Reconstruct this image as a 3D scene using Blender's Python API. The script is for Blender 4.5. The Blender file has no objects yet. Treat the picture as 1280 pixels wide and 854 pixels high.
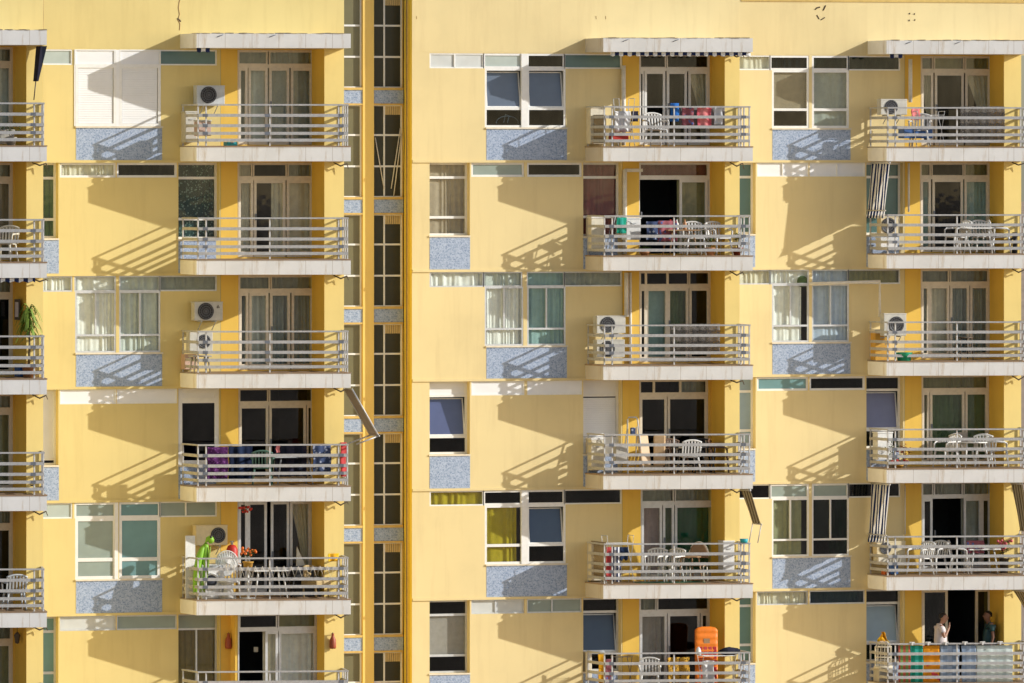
import bpy, bmesh, math, random
from mathutils import Vector, Matrix
random.seed(7)
R = math.radians
S = bpy.context.scene
COL = S.collection
# ------------------------------------------------------------------ materials
MATS = {}
def new_mat(name):
    m = bpy.data.materials.new(name); m.use_nodes = True
    nt = m.node_tree
    b = nt.nodes['Principled BSDF']
    MATS[name] = m
    return m, nt, b
def nd(nt, t, **kw):
    n = nt.nodes.new(t)
    for k, v in kw.items():
        if k in n.inputs: n.inputs[k].default_value = v
        else: setattr(n, k, v)
    return n
def ramp(nt, fac, stops):
    r = nt.nodes.new('ShaderNodeValToRGB')
    el = r.color_ramp.elements
    while len(el) < len(stops): el.new(0.5)
    for e, (p, c) in zip(el, stops):
        e.position = p; e.color = (*c, 1) if len(c) == 3 else c
    nt.links.new(fac, r.inputs[0])
    return r.outputs[0]
def mixc(nt, fac, a, b, mode='MIX'):
    m = nt.nodes.new('ShaderNodeMix'); m.data_type = 'RGBA'; m.blend_type = mode
    if isinstance(fac, (int, float)): m.inputs[0].default_value = fac
    else: nt.links.new(fac, m.inputs[0])
    for i, v in ((6, a), (7, b)):
        if isinstance(v, tuple): m.inputs[i].default_value = (*v, 1)
        else: nt.links.new(v, m.inputs[i])
    return m.outputs[2]
def coords(nt, scale=(1, 1, 1), kind='Object'):
    tc = nt.nodes.new('ShaderNodeTexCoord'); mp = nt.nodes.new('ShaderNodeMapping')
    mp.inputs['Scale'].default_value = scale
    nt.links.new(tc.outputs[kind], mp.inputs[0])
    return mp.outputs[0]
def noise(nt, vec, scale, detail=4, rough=.55):
    n = nd(nt, 'ShaderNodeTexNoise', Scale=scale, Detail=detail, Roughness=rough)
    nt.links.new(vec, n.inputs['Vector'])
    return n.outputs['Fac']
def bump(nt, b, fac, strength=.15, dist=.01):
    bp = nd(nt, 'ShaderNodeBump', Strength=strength, Distance=dist)
    nt.links.new(fac, bp.inputs['Height']); nt.links.new(bp.outputs[0], b.inputs['Normal'])
def var(c, k): return tuple(min(1, max(0, x*k)) for x in c)
def simple(name, c, rough=.6, metal=0.0, amt=.12, scale=9, spec=.4):
    """a plain paint / plastic / cloth with slight uneven tone"""
    if name in MATS: return MATS[name]
    m, nt, b = new_mat(name)
    v = coords(nt)
    f = noise(nt, v, scale)
    col = ramp(nt, f, [(.3, var(c, 1-amt)), (.7, var(c, 1+amt*.6))])
    nt.links.new(col, b.inputs['Base Color'])
    b.inputs['Roughness'].default_value = rough; b.inputs['Metallic'].default_value = metal
    b.inputs['Specular IOR Level'].default_value = spec
    return m
def plaster(name, c, dirt=.5, bright=1.05):
    m, nt, b = new_mat(name)
    v = coords(nt)
    big = noise(nt, v, .45, 5, .6)
    col = ramp(nt, big, [(.25, var(c, .90)), (.5, c), (.75, var(c, bright))])
    vs = coords(nt, (2.6, 2.6, .22))                   # rain streaks run down the wall
    st = noise(nt, vs, 1.6, 6, .65)
    stm = ramp(nt, st, [(.5, (0, 0, 0)), (.78, (1, 1, 1))])
    mm = nd(nt, 'ShaderNodeMath', operation='MULTIPLY'); nt.links.new(stm, mm.inputs[0]); mm.inputs[1].default_value = dirt*.36
    col = mixc(nt, mm.outputs[0], col, (c[0]*.72, c[1]*.66, c[2]*.62))
    sp = noise(nt, v, 7, 8, .75)
    spm = ramp(nt, sp, [(.66, (0, 0, 0)), (.74, (1, 1, 1))])
    m2 = nd(nt, 'ShaderNodeMath', operation='MULTIPLY'); nt.links.new(spm, m2.inputs[0]); m2.inputs[1].default_value = dirt*.16
    col = mixc(nt, m2.outputs[0], col, (c[0]*.6, c[1]*.55, c[2]*.5))
    nt.links.new(col, b.inputs['Base Color'])
    b.inputs['Roughness'].default_value = .85; b.inputs['Specular IOR Level'].default_value = .2
    g = noise(nt, v, 60, 3, .6)
    bump(nt, b, g, .12, .01)
    return m
YL = (.69, .555, .235); YR = (.735, .60, .315); YG = (.76, .485, .105)
plaster('plaster_left', YL, .8); plaster('plaster_right', YR, .8); plaster('plaster_loggia', (.79, .51, .10), .7); plaster('plaster_recess_bounce', (.82, .52, .085), .7)  # loggia and recess golds deepened to carry warm light bounced between the walls
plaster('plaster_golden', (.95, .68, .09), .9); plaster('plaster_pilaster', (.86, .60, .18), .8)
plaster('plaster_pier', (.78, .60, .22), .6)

def mk_mosaic():
    m, nt, b = new_mat('mosaic')
    v = coords(nt)
    vo = nd(nt, 'ShaderNodeTexVoronoi', Scale=36.0); nt.links.new(v, vo.inputs['Vector'])
    sep = nt.nodes.new('ShaderNodeSeparateColor'); nt.links.new(vo.outputs['Color'], sep.inputs[0])
    col = ramp(nt, sep.outputs[0], [(0, (.17, .23, .37)), (.2, (.26, .33, .46)), (.5, (.33, .40, .53)), (.75, (.37, .44, .57)), (1, (.43, .50, .63))])
    nt.links.new(col, b.inputs['Base Color']); b.inputs['Roughness'].default_value = .4
    vd = nd(nt, 'ShaderNodeTexVoronoi', Scale=36.0, feature='DISTANCE_TO_EDGE'); nt.links.new(v, vd.inputs['Vector'])
    bump(nt, b, vd.outputs['Distance'], .05, .005)
mk_mosaic()

def mk_cladding():
    m, nt, b = new_mat('slab_cladding')
    v = coords(nt)
    f = noise(nt, v, 1.3, 6, .65)
    col = ramp(nt, f, [(.3, (.74, .725, .69)), (.7, (.86, .845, .815))])
    vs = coords(nt, (3.2, 3.2, .5))
    st = noise(nt, vs, 1.5, 6, .7)
    sm = ramp(nt, st, [(.54, (0, 0, 0)), (.70, (.55, .55, .55))])
    col = mixc(nt, sm, col, (.47, .33, .17))
    # joints between the cladding plates
    sx = nt.nodes.new('ShaderNodeSeparateXYZ'); nt.links.new(v, sx.inputs[0])
    md = nd(nt, 'ShaderNodeMath', operation='PINGPONG'); nt.links.new(sx.outputs[0], md.inputs[0]); md.inputs[1].default_value = .325
    lt = nd(nt, 'ShaderNodeMath', operation='LESS_THAN'); nt.links.new(md.outputs[0], lt.inputs[0]); lt.inputs[1].default_value = .006
    m3 = nd(nt, 'ShaderNodeMath', operation='MULTIPLY'); nt.links.new(lt.outputs[0], m3.inputs[0]); m3.inputs[1].default_value = .55
    col = mixc(nt, m3.outputs[0], col, (.35, .27, .18))
    nt.links.new(col, b.inputs['Base Color']); b.inputs['Roughness'].default_value = .7
    bump(nt, b, noise(nt, v, 30, 4), .12, .01)
mk_cladding()
def mk_tiles():
    m, nt, b = new_mat('floor_tiles')
    v = coords(nt)
    br = nd(nt, 'ShaderNodeTexBrick', Scale=1.0, offset=0.0)
    br.inputs['Color1'].default_value = (.40, .24, .13, 1); br.inputs['Color2'].default_value = (.46, .30, .17, 1)
    br.inputs['Mortar'].default_value = (.35, .3, .25, 1); br.inputs['Mortar Size'].default_value = .006
    br.inputs['Brick Width'].default_value = .25; br.inputs['Row Height'].default_value = .25
    nt.links.new(v, br.inputs['Vector'])
    nt.links.new(mixc(nt, noise(nt, v, 5), br.outputs[0], (.2, .15, .1), 'MIX'), b.inputs['Base Color'])
    nt.nodes['Mix'].inputs[0].default_value = .3
    b.inputs['Roughness'].default_value = .6
mk_tiles()
simple('rail_metal', (.52, .51, .50), .45, .25, .18, 14)
simple('rail_metal_dark', (.20, .215, .25), .45, .3, .2, 14)
simple('white_frame', (.80, .79, .76), .45, 0, .06)
simple('cream_frame', (.74, .66, .52), .5, 0, .1)
simple('alu_frame', (.62, .63, .64), .4, .4, .1)
simple('white_panel', (.80, .80, .80), .5, 0, .05, 2)
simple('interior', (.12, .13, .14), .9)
simple('dark_gap', (.03, .025, .02), .9)
simple('pipe_white', (.74, .70, .62), .5)
simple('cable_black', (.03, .03, .03), .6)
simple('vent_slats', (.60, .46, .22), .6)
simple('ochre_sill', (.62, .42, .13), .8)

def mk_glass(name, tint, refl, rough=.015, wob=.0):
    m, nt, b = new_mat(name)
    nt.nodes.remove(b)
    out = nt.nodes['Material Output']
    tr = nd(nt, 'ShaderNodeBsdfTransparent'); tr.inputs[0].default_value = (*tint, 1)
    gl = nd(nt, 'ShaderNodeBsdfGlossy', Roughness=rough); gl.inputs[0].default_value = (.95, .97, 1, 1)
    fr = nd(nt, 'ShaderNodeLayerWeight', Blend=.5)
    pw = nd(nt, 'ShaderNodeMath', operation='POWER'); nt.links.new(fr.outputs['Facing'], pw.inputs[0]); pw.inputs[1].default_value = 5
    mp = nd(nt, 'ShaderNodeMath', operation='MULTIPLY_ADD'); nt.links.new(pw.outputs[0], mp.inputs[0]); mp.inputs[1].default_value = .9; mp.inputs[2].default_value = .03*refl
    v0 = coords(nt, (1, 1, .35)); dn = noise(nt, v0, 1.1, 4, .6)
    dm = nd(nt, 'ShaderNodeMapRange'); nt.links.new(dn, dm.inputs[0]); dm.inputs[1].default_value = .3; dm.inputs[2].default_value = .75; dm.inputs[3].default_value = .5; dm.inputs[4].default_value = 2.2
    m9 = nd(nt, 'ShaderNodeMath', operation='MULTIPLY'); nt.links.new(mp.outputs[0], m9.inputs[0]); nt.links.new(dm.outputs[0], m9.inputs[1])
    mn = nd(nt, 'ShaderNodeMath', operation='MINIMUM'); nt.links.new(m9.outputs[0], mn.inputs[0]); mn.inputs[1].default_value = .95
    mx = nt.nodes.new('ShaderNodeMixShader')
    nt.links.new(mn.outputs[0], mx.inputs[0]); nt.links.new(tr.outputs[0], mx.inputs[1]); nt.links.new(gl.outputs[0], mx.inputs[2])
    nt.links.new(mx.outputs[0], out.inputs[0])
    v = coords(nt)
    bp = nd(nt, 'ShaderNodeBump', Strength=.05, Distance=.02)
    nt.links.new(noise(nt, v, 1.6, 2), bp.inputs['Height'])
    nt.links.new(bp.outputs[0], gl.inputs['Normal'])
    return m
mk_glass('glass', (.955, .97, .96), .8)
mk_glass('glass_dark', (.48, .54, .58), .8)
mk_glass('glass_green', (.45, .60, .55), 1.2)
mk_glass('glass_sky', (.20, .23, .30), 5.0)
def opaque_pane(name, c, spec=.5):  # frosted glass, and blue panes with sky reflection in their colour
    m, nt, b = new_mat(name)
    v = coords(nt)
    f = noise(nt, v, 1.2, 3)
    nt.links.new(ramp(nt, f, [(.3, var(c, .85)), (.7, var(c, 1.1))]), b.inputs['Base Color'])
    b.inputs['Roughness'].default_value = .18; b.inputs['Specular IOR Level'].default_value = spec
    return m
opaque_pane('pane_pale', (.46, .52, .48)); opaque_pane('pane_teal', (.10, .19, .19)); opaque_pane('pane_sea', (.16, .30, .31))
opaque_pane('pane_greygreen', (.30, .36, .32)); opaque_pane('pane_white', (.62, .64, .62)); opaque_pane('pane_stair', (.17, .155, .085)); opaque_pane('pane_stair_dark', (.055, .055, .042), .15)
opaque_pane('pane_slate', (.13, .16, .21)); opaque_pane('pane_bluish', (.09, .11, .22)); opaque_pane('pane_violet', (.17, .18, .30)); opaque_pane('pane_navy', (.045, .07, .12)); opaque_pane('pane_lightblue', (.30, .40, .47))  # sky reflected in the tilted sashes is put into these blue colours

def cloth(name, c, c2=None, stripes=0, axis=0, rough=.9, trans=0.0):
    if name in MATS: return MATS[name]
    m, nt, b = new_mat(name)
    v = coords(nt)
    f = noise(nt, v, 6)
    col = ramp(nt, f, [(.3, var(c, .88)), (.7, var(c, 1.08))])
    if c2:
        if stripes > 0:
            sx = nt.nodes.new('ShaderNodeSeparateXYZ'); nt.links.new(v, sx.inputs[0])
            md = nd(nt, 'ShaderNodeMath', operation='PINGPONG'); nt.links.new(sx.outputs[axis], md.inputs[0]); md.inputs[1].default_value = stripes
            lt = nd(nt, 'ShaderNodeMath', operation='LESS_THAN'); nt.links.new(md.outputs[0], lt.inputs[0]); lt.inputs[1].default_value = stripes*.5
            col = mixc(nt, lt.outputs[0], col, c2)
        else:
            vo = nd(nt, 'ShaderNodeTexVoronoi', Scale=-stripes or 14.0); nt.links.new(v, vo.inputs['Vector'])
            mk = ramp(nt, vo.outputs['Distance'], [(.28, (1, 1, 1)), (.36, (0, 0, 0))])
            col = mixc(nt, mk, col, c2)
    nt.links.new(col, b.inputs['Base Color']); b.inputs['Roughness'].default_value = rough
    b.inputs['Specular IOR Level'].default_value = .1
    if trans:
        tl = nd(nt, 'ShaderNodeBsdfTranslucent'); nt.links.new(col, tl.inputs[0])
        mx = nt.nodes.new('ShaderNodeMixShader'); mx.inputs[0].default_value = trans
        nt.links.new(b.outputs[0], mx.inputs[1]); nt.links.new(tl.outputs[0], mx.inputs[2]); nt.links.new(mx.outputs[0], nt.nodes['Material Output'].inputs[0])
    return m
CURT = dict(white=(.82, .82, .76), cream=(.68, .64, .50), grey=(.34, .37, .33), sheer=(.58, .62, .56), olive=(.27, .27, .15),
            green=(.10, .16, .08), teal=(.30, .45, .43), yellow=(.38, .30, .02), maroon=(.22, .07, .075), beige=(.40, .33, .24), mauve=(.40, .30, .28),
            blue=(.50, .58, .68), brown=(.20, .15, .05), dark=(.07, .08, .07), tan=(.30, .25, .17), emerald=(.015, .10, .045), slate=(.36, .33, .30))
for k, c in CURT.items(): cloth('curtain_'+k, c)
cloth('curtain_pattern', (.02, .055, .055), (.16, .25, .22), -16)

# ------------------------------------------------------------------ mesh collector
WORLD = {}
class MB:
    def __init__(s): s.v = []; s.f = []; s.mi = []; s.sm = []
    def add(s, vs, fs, mi=0, smooth=False):
        o = len(s.v); s.v += [Vector(p) for p in vs]
        for f in fs: s.f.append(tuple(i+o for i in f)); s.mi.append(mi); s.sm.append(smooth)
    def hexa(s, p, mi=0):            # p: 8 corners, 0-3 bottom ring, 4-7 top ring
        s.add(p, [(3, 2, 1, 0), (4, 5, 6, 7), (0, 1, 5, 4), (1, 2, 6, 5), (2, 3, 7, 6), (3, 0, 4, 7)], mi)
    def box(s, x0, x1, y0, y1, z0, z1, mi=0):
        s.hexa([(x0, y0, z0), (x1, y0, z0), (x1, y1, z0), (x0, y1, z0), (x0, y0, z1), (x1, y0, z1), (x1, y1, z1), (x0, y1, z1)], mi)
    def fbox(s, fr, u0, u1, w0, w1, z0, z1, mi=0):
        c = [fr.P(u0, w0), fr.P(u1, w0), fr.P(u1, w1), fr.P(u0, w1)]
        s.hexa([(q[0], q[1], z0) for q in c]+[(q[0], q[1], z1) for q in c], mi)
    def prism(s, poly, z0, z1, mi=0):
        n = len(poly)
        s.add([(p[0], p[1], z0) for p in poly]+[(p[0], p[1], z1) for p in poly],
              [tuple(range(n-1, -1, -1)), tuple(range(n, 2*n))]+[(i, (i+1) % n, n+(i+1) % n, n+i) for i in range(n)], mi)
    def tube(s, pts, r, n=6, mi=0, cap=True):
        pts = [Vector(p) for p in pts]; rs = r if isinstance(r, (list, tuple)) else [r]*len(pts)
        rings = []
        for i, p in enumerate(pts):
            d = (pts[min(i+1, len(pts)-1)]-pts[max(i-1, 0)]).normalized()
            a = Vector((0, 0, 1)) if abs(d.z) < .9 else Vector((1, 0, 0))
            x = d.cross(a).normalized(); y = d.cross(x)
            rings.append([p+(x*math.cos(2*math.pi*k/n)+y*math.sin(2*math.pi*k/n))*rs[i] for k in range(n)])
        vs = [q for rg in rings for q in rg]; fs = []
        for i in range(len(pts)-1):
            for k in range(n): fs.append((i*n+k, i*n+(k+1) % n, (i+1)*n+(k+1) % n, (i+1)*n+k))
        if cap: fs += [tuple(range(n-1, -1, -1)), tuple((len(pts)-1)*n+k for k in range(n))]
        s.add(vs, fs, mi, n > 5)
    def lathe(s, prof, c=(0, 0, 0), n=16, mi=0, axis='z'):
        vs = []; fs = []
        for r, h in prof:
            for k in range(n):
                a = 2*math.pi*k/n; x, y = r*math.cos(a), r*math.sin(a)
                vs.append((c[0]+x, c[1]+y, c[2]+h) if axis == 'z' else (c[0]+x, c[1]-h, c[2]+y))
        for i in range(len(prof)-1):
            for k in range(n): fs.append((i*n+k, i*n+(k+1) % n, (i+1)*n+(k+1) % n, (i+1)*n+k))
        s.add(vs, fs, mi, True)
    def sheet(s, fn, nu, nv, mi=0, smooth=True):
        vs = [fn(i/nu, j/nv) for j in range(nv+1) for i in range(nu+1)]
        fs = [(j*(nu+1)+i, j*(nu+1)+i+1, (j+1)*(nu+1)+i+1, (j+1)*(nu+1)+i) for j in range(nv) for i in range(nu)]
        s.add(vs, fs, mi, smooth)
    def blob(s, c, r, mi=0, n=10, m=7, jit=0):
        vs = []; fs = []
        rx, ry, rz = r if isinstance(r, tuple) else (r, r, r)
        for j in range(m+1):
            t = math.pi*j/m
            for k in range(n):
                a = 2*math.pi*k/n; q = 1+random.uniform(-jit, jit)
                vs.append((c[0]+rx*q*math.sin(t)*math.cos(a), c[1]+ry*q*math.sin(t)*math.sin(a), c[2]+rz*q*math.cos(t)))
        for j in range(m):
            for k in range(n): fs.append((j*n+k, (j+1)*n+k, (j+1)*n+(k+1) % n, j*n+(k+1) % n))
        s.add(vs, fs, mi, True)
    def build(s, name, mats, parent=None, local=False, bevel=0):
        """links the collected shapes as ONE object; verts are world coordinates unless local"""
        if not isinstance(mats, (list, tuple)): mats = [mats]
        if local: c = Vector((0, 0, 0))
        else:
            lo = [min(p[i] for p in s.v) for i in range(3)]; hi = [max(p[i] for p in s.v) for i in range(3)]
            c = Vector(((lo[0]+hi[0])/2, (lo[1]+hi[1])/2, lo[2]))
        me = bpy.data.meshes.new(name)
        me.from_pydata([p-c for p in s.v], [], s.f)
        for m in mats: me.materials.append(MATS[m] if isinstance(m, str) else m)
        me.polygons.foreach_set('material_index', s.mi); me.polygons.foreach_set('use_smooth', s.sm)
        bm = bmesh.new(); bm.from_mesh(me); bmesh.ops.recalc_face_normals(bm, faces=bm.faces); bm.to_mesh(me); bm.free()
        me.update()
        o = bpy.data.objects.new(name, me); COL.objects.link(o)
        if parent is not None:
            o.parent = parent
            o.location = c if local else c-WORLD[parent.name]
        else: o.location = c
        WORLD[o.name] = Vector(c) if not local else (WORLD[parent.name].copy() if parent else Vector((0, 0, 0)))
        if bevel:
            bv = o.modifiers.new('bevel', 'BEVEL'); bv.width = bevel; bv.segments = 2; bv.limit_method = 'ANGLE'
        return o
def tag(o, label=None, cat=None, group=None, kind=None):
    if label: o['label'] = label
    if cat: o['category'] = cat
    if group: o['group'] = group
    if kind: o['kind'] = kind
    return o
def empty(name, loc, rz=0):
    o = bpy.data.objects.new(name, None); COL.objects.link(o)
    o.location = loc; o.rotation_euler = (0, 0, rz); o.empty_display_size = .2
    WORLD[o.name] = Vector(loc)
    return o
def copy_tree(o, parent=None):
    c = o.copy(); COL.objects.link(c)
    if parent: c.parent = parent
    for ch in [k for k in COL.objects if k.parent == o]: copy_tree(ch, c)
    return c

# ------------------------------------------------------------------ camera and measuring frames
F = 12000.0; HY = 200.0; CX = 640.0          # focal length and horizon of the photograph, in its pixels
PHI = R(20.3); ALPHA = R(12.8)
fwd = Vector((math.sin(PHI), math.cos(PHI))); rgt = Vector((math.cos(PHI), -math.sin(PHI)))
D0 = F*2.8/141.75; CAMZ = 20.0
def plane_y(q, x): return D0/q*(math.cos(PHI)-(x-CX)/F*math.sin(PHI))
YA = plane_y(.995, 247)
XA = D0/1.0005*(math.sin(PHI)+(57-CX)/F*math.cos(PHI))
CAM = Vector((-XA, -YA))
class Frame:
    """u runs along the wall, w straight out of the facade, z up"""
    def __init__(s, ox, oy, ang): s.o = Vector((ox, oy)); s.t = Vector((math.cos(ang), -math.sin(ang))); s.n = Vector((0, -1)); s.ang = ang
    def P(s, u, w): return s.o+s.t*u+s.n*w
    def solve(s, px, w):
        d = fwd+rgt*((px-CX)/F); a = s.o+s.n*w-CAM       # a + u t = k d
        den = s.t.x*d.y-s.t.y*d.x
        u = -(a.x*d.y-a.y*d.x)/den
        p = a+s.t*u
        return u, p.dot(fwd)
    def u(s, px, w=0): return s.solve(px, w)[0]
    def z(s, px, py, w=0): return CAMZ-s.solve(px, w)[1]*(py-HY)/F
Z1 = 19.965; FH = 2.8; ST = .385
def zb(r): return Z1-FH*(r-1)          # underside of the slab of row r
def zt(r): return zb(r)+ST             # its top
cam = bpy.data.cameras.new('camera'); cam.sensor_width = 36; cam.lens = F/1280*36
cam.shift_y = -(427-HY)/1280; cam.clip_end = 6000; cam.clip_start = 1
co = bpy.data.objects.new('camera', cam); COL.objects.link(co)
co.location = (CAM.x, CAM.y, CAMZ); co.rotation_euler = (R(90), 0, -PHI)
S.camera = co
# ------------------------------------------------------------------ light
sun_dir = Vector((1.84, -1.0, .79)).normalized()       # towards the sun
EL = math.asin(sun_dir.z); AZ = math.atan2(sun_dir.x, sun_dir.y)
w = bpy.data.worlds.new('World'); S.world = w; w.use_nodes = True
nt = w.node_tree; bg = nt.nodes['Background']
sky = nt.nodes.new('ShaderNodeTexSky'); sky.sky_type = 'NISHITA'; sky.sun_disc = False
sky.sun_elevation = EL; sky.sun_rotation = AZ; sky.altitude = 50; sky.dust_density = 1.1; sky.air_density = .9; sky.ozone_density = 1.0
nt.links.new(sky.outputs[0], bg.inputs[0]); bg.inputs[1].default_value = .135
sl = bpy.data.lights.new('sun', 'SUN'); sl.energy = 4.2; sl.angle = R(.5); sl.color = (1.0, .985, .935)
so = bpy.data.objects.new('sun', sl); COL.objects.link(so); so.rotation_euler = (-sun_dir).to_track_quat('-Z', 'Y').to_euler()
so.location = (60, -60, 60)
S.view_settings.view_transform = 'Standard'; S.view_settings.look = 'None'; S.view_settings.exposure = .08; S.view_settings.gamma = 1
S.cycles.max_bounces = 10; S.cycles.diffuse_bounces = 5; S.cycles.transparent_max_bounces = 16
# ------------------------------------------------------------------ the two wings
simple('ground', (.45, .31, .20), .9, 0, .2, .02)
g = MB(); g.sheet(lambda a, b: ((a-.5)*8000, (b-.5)*8000, 0), 8, 8, 0, False)
tag(g.build('ground', 'ground'), kind='structure')

PE = dict(A=276, B=778, C=1131, Z=-104)      # photo column where the flat wall panel ends and the loggia begins
PY = dict(A=0.0, B=plane_y(.9592, 756)-YA, C=plane_y(.9407, 1110)-YA)
def frames():
    fr = {}
    fz = Frame(0, 0, 0)
    # far left column: its slab corner is known
    k = D0/1.0275; p = fwd*k+rgt*(k*(58.5-CX)/F)+CAM
    PY['Z'] = p.y+2.18
    for c in 'ABCZ':
        pf = Frame(0, PY[c], 0)
        ue = pf.u(PE[c], 0)
        lf = Frame(pf.P(ue, 0).x, PY[c], 0)
        fr[c] = (pf, lf)
    return fr
FR = frames()
DW = 1.53; PW = .93                         # slab edge and pier face, measured out from the door wall
SLAB = dict(A=(225, 438.5), B=(731.5, 941), C=(1084.5, 1294), Z=(-158, 58.5))
PIER = dict(A=(405.5, 430), B=(906, 924.5), C=(1255, 1276.5), Z=(33, 54))
TOPZ = zb(0)+ST+1.9
xl, xr = FR['A'][0], FR['B'][0]
bl = empty('apartment_building', (FR['A'][0].P(0, 0).x, 0, 0))
tag(bl, 'yellow apartment wing left of and including the tall glazed stair shaft, with two balcony columns', 'building')
br_ = empty('apartment_building', (FR['B'][0].P(FR['B'][0].u(515), 0).x, PY['B'], 0))
tag(br_, 'paler yellow apartment wing right of the tall glazed stair shaft, with two balcony columns', 'building')
BLD = dict(Z=bl, A=bl, B=br_, C=br_)
WALLM = dict(Z='plaster_left', A='plaster_left', B='plaster_right', C='plaster_right')

def wall(fr, u0, u1, z0, z1, holes, mb=None, w=0, mi=0):
    mb = mb or MB()
    us = sorted({round(x, 4) for x in [u0, u1]+[h[i] for h in holes for i in (0, 1)] if u0-1e-6 <= x <= u1+1e-6})
    zs = sorted({round(x, 4) for x in [z0, z1]+[h[i] for h in holes for i in (2, 3)] if z0-1e-6 <= x <= z1+1e-6})
    def hole(i, j):
        if i < 0 or j < 0 or i >= len(us)-1 or j >= len(zs)-1: return None
        a, b = (us[i]+us[i+1])/2, (zs[j]+zs[j+1])/2
        for h in holes:
            if h[0] < a < h[1] and h[2] < b < h[3]: return h
        return False
    def Q(u, ww, z): p = fr.P(u, ww); return (p.x, p.y, z)
    for i in range(len(us)-1):
        for j in range(len(zs)-1):
            a, b, c, d = us[i], us[i+1], zs[j], zs[j+1]
            h = hole(i, j)
            if not h: mb.add([Q(a, w, c), Q(b, w, c), Q(b, w, d), Q(a, w, d)], [(0, 1, 2, 3)], mi)
            else:
                e = w-h[4]
                for (ii, jj, p, q) in ((i-1, j, (a, c), (a, d)), (i+1, j, (b, d), (b, c)), (i, j-1, (b, c), (a, c)), (i, j+1, (a, d), (b, d))):
                    if hole(ii, jj) is False or hole(ii, jj) is None:
                        mb.add([Q(p[0], w, p[1]), Q(q[0], w, q[1]), Q(q[0], e, q[1]), Q(p[0], e, p[1])], [(0, 1, 2, 3)], mi)
    return mb

def curtain(mb, fr, u0, u1, z0, z1, w, per=.13, amp=.028, seed=0, gather=0):
    rnd = random.Random(seed*31+int(u0*100))
    per *= rnd.uniform(.8, 1.45); amp *= rnd.uniform(.75, 1.25)
    n = max(10, int((u1-u0)/per*9))
    ph = [rnd.uniform(0, 6.28) for _ in range(4)]
    def fn(a, b):
        u = u0+(u1-u0)*a; z = z0+(z1-z0)*b
        k = 2*math.pi*u/per
        k += .35*math.sin(b*2.2+ph[3]+k*.17); off = amp*math.sin(k+ph[0]+1.5*math.sin(k*.23+ph[1]))*(.6+.4*math.sin(k*.11+ph[3]))+amp*.6*math.sin(k*.41+ph[2]+b*.9)
        p = fr.P(u, w+off)
        return (p.x, p.y, z)
    mb.sheet(fn, n, 4)

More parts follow.
